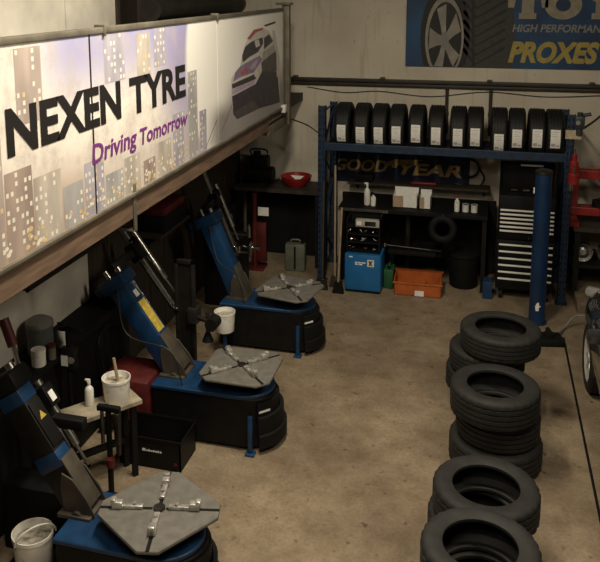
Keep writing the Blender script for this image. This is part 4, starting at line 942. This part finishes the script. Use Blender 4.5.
for s in (-1, 1):
    mb = MB(); mb.box(-.12, .12, -.05, .05, -.045, .045, .03, M=Matrix.Translation((s*.70, -.20, .64)) @ Matrix.Rotation(s*.5, 4, 'Z')); mb.build('headlamp', LAMPG, car)
    mb = MB(); mb.box(-.07, .07, -.05, .05, -.05, .05, .025, M=Matrix.Translation((s*.95, -2.0, .98))); mb.box(-.06, .06, -.02, .02, -.02, .02, M=Matrix.Translation((s*.86, -2.0, .95))); mb.build('door_mirror', CARP, car)
    mb = MB(); mb.box(s*.872-.006, s*.872+.006, -1.28, -1.22, .76, .79); mb.box(s*.88-.01, s*.88+.01, -2.55, -2.38, .79, .815, .004); mb.build('door_handle', CARP, car, smooth=0)
    for y in (-.92, -3.45):
        RY = Matrix.Translation((s*.775, y, .31)) @ Matrix.Rotation(s*PI/2, 4, 'Y')
        wh = tyre_mesh(MB(), .31, .195, .215, M=RY, n=60).build('wheel', RUB, car)
        mb = MB(); mb.lathe([(.218, -.09), (.222, .085), (.21, .088), (.195, .07), (.19, -.07)], 40, M=RY)
        for k in range(10):
            mb.box(.03, .2, -.016, .016, .05, .075, .006, M=RY @ Matrix.Rotation(k*PI/5, 4, 'Z'))
        mb.cyl((0, 0, .04), (0, 0, .085), .05, n=20, M=RY); mb.build('rim', mat('rim_silver', (.62, .60, .56), .32, metal=.35, var=.2), wh)
mb = MB(); mb.box(-.45, .45, -.06, .01, .40, .52, .01); mb.build('grille', BLACKM, car); MB().box(-.5, .5, -4.2, -4.17, .6, .7).build('tail_strip', DKRED, car, smooth=0)

# ------------------------------------------------------------ light
def area(name, loc, size, power, col, tgt=None, sy=None):
    L = bpy.data.lights.new(name, 'AREA'); L.energy = power; L.color = col; L.shape = 'RECTANGLE'; L.size = size; L.size_y = sy or size
    o = bpy.data.objects.new(name, L); COL.objects.link(o); o.location = loc
    d = Vector(tgt if tgt else (loc[0], loc[1], 0)) - Vector(loc); o.rotation_euler = d.to_track_quat('-Z', 'Y').to_euler()
WARM = (1, .90, .71)
area('ceiling_tube_light', (3.2, -5.1, 4.8), .25, 125, WARM, sy=2.0, tgt=(.6, -4.6, 0))
area('ceiling_tube_light', (1.3, -8.0, 4.8), .25, 85, WARM, sy=1.6)
area('ceiling_tube_light', (.7, -4.5, 4.8), .25, 175, WARM, sy=2.0)
w = bpy.data.worlds.new('workshop_world'); S.world = w; w.use_nodes = True
w.node_tree.nodes['Background'].inputs[0].default_value = (.9, .8, .62, 1); w.node_tree.nodes['Background'].inputs[1].default_value = .012

# ------------------------------------------------------------ camera
cam = bpy.data.cameras.new('camera'); co = bpy.data.objects.new('camera', cam); COL.objects.link(co)
yaw, pitch, roll = -.2775, .163, .0067
fw = Vector((math.sin(yaw)*math.cos(pitch), math.cos(yaw)*math.cos(pitch), -math.sin(pitch)))
rt = Vector((math.cos(yaw), -math.sin(yaw), 0)); dn = fw.cross(rt)
r2 = math.cos(roll)*rt + math.sin(roll)*dn; d2 = -math.sin(roll)*rt + math.cos(roll)*dn
co.matrix_world = Matrix(((r2.x, -d2.x, -fw.x, 1.9057), (r2.y, -d2.y, -fw.y, -8.9583), (r2.z, -d2.z, -fw.z, 3.6031), (0, 0, 0, 1)))
cam.sensor_width = 36; cam.lens = 776.2174*36/600
cam.shift_x = (300-269.036)/600; cam.shift_y = -(281-114.943)/600
cam.clip_start = .05
S.camera = co
S.view_settings.view_transform = 'Standard'; S.view_settings.look = 'None'; S.view_settings.gamma = 1; S.view_settings.exposure = .0
S.view_settings.use_curve_mapping = False
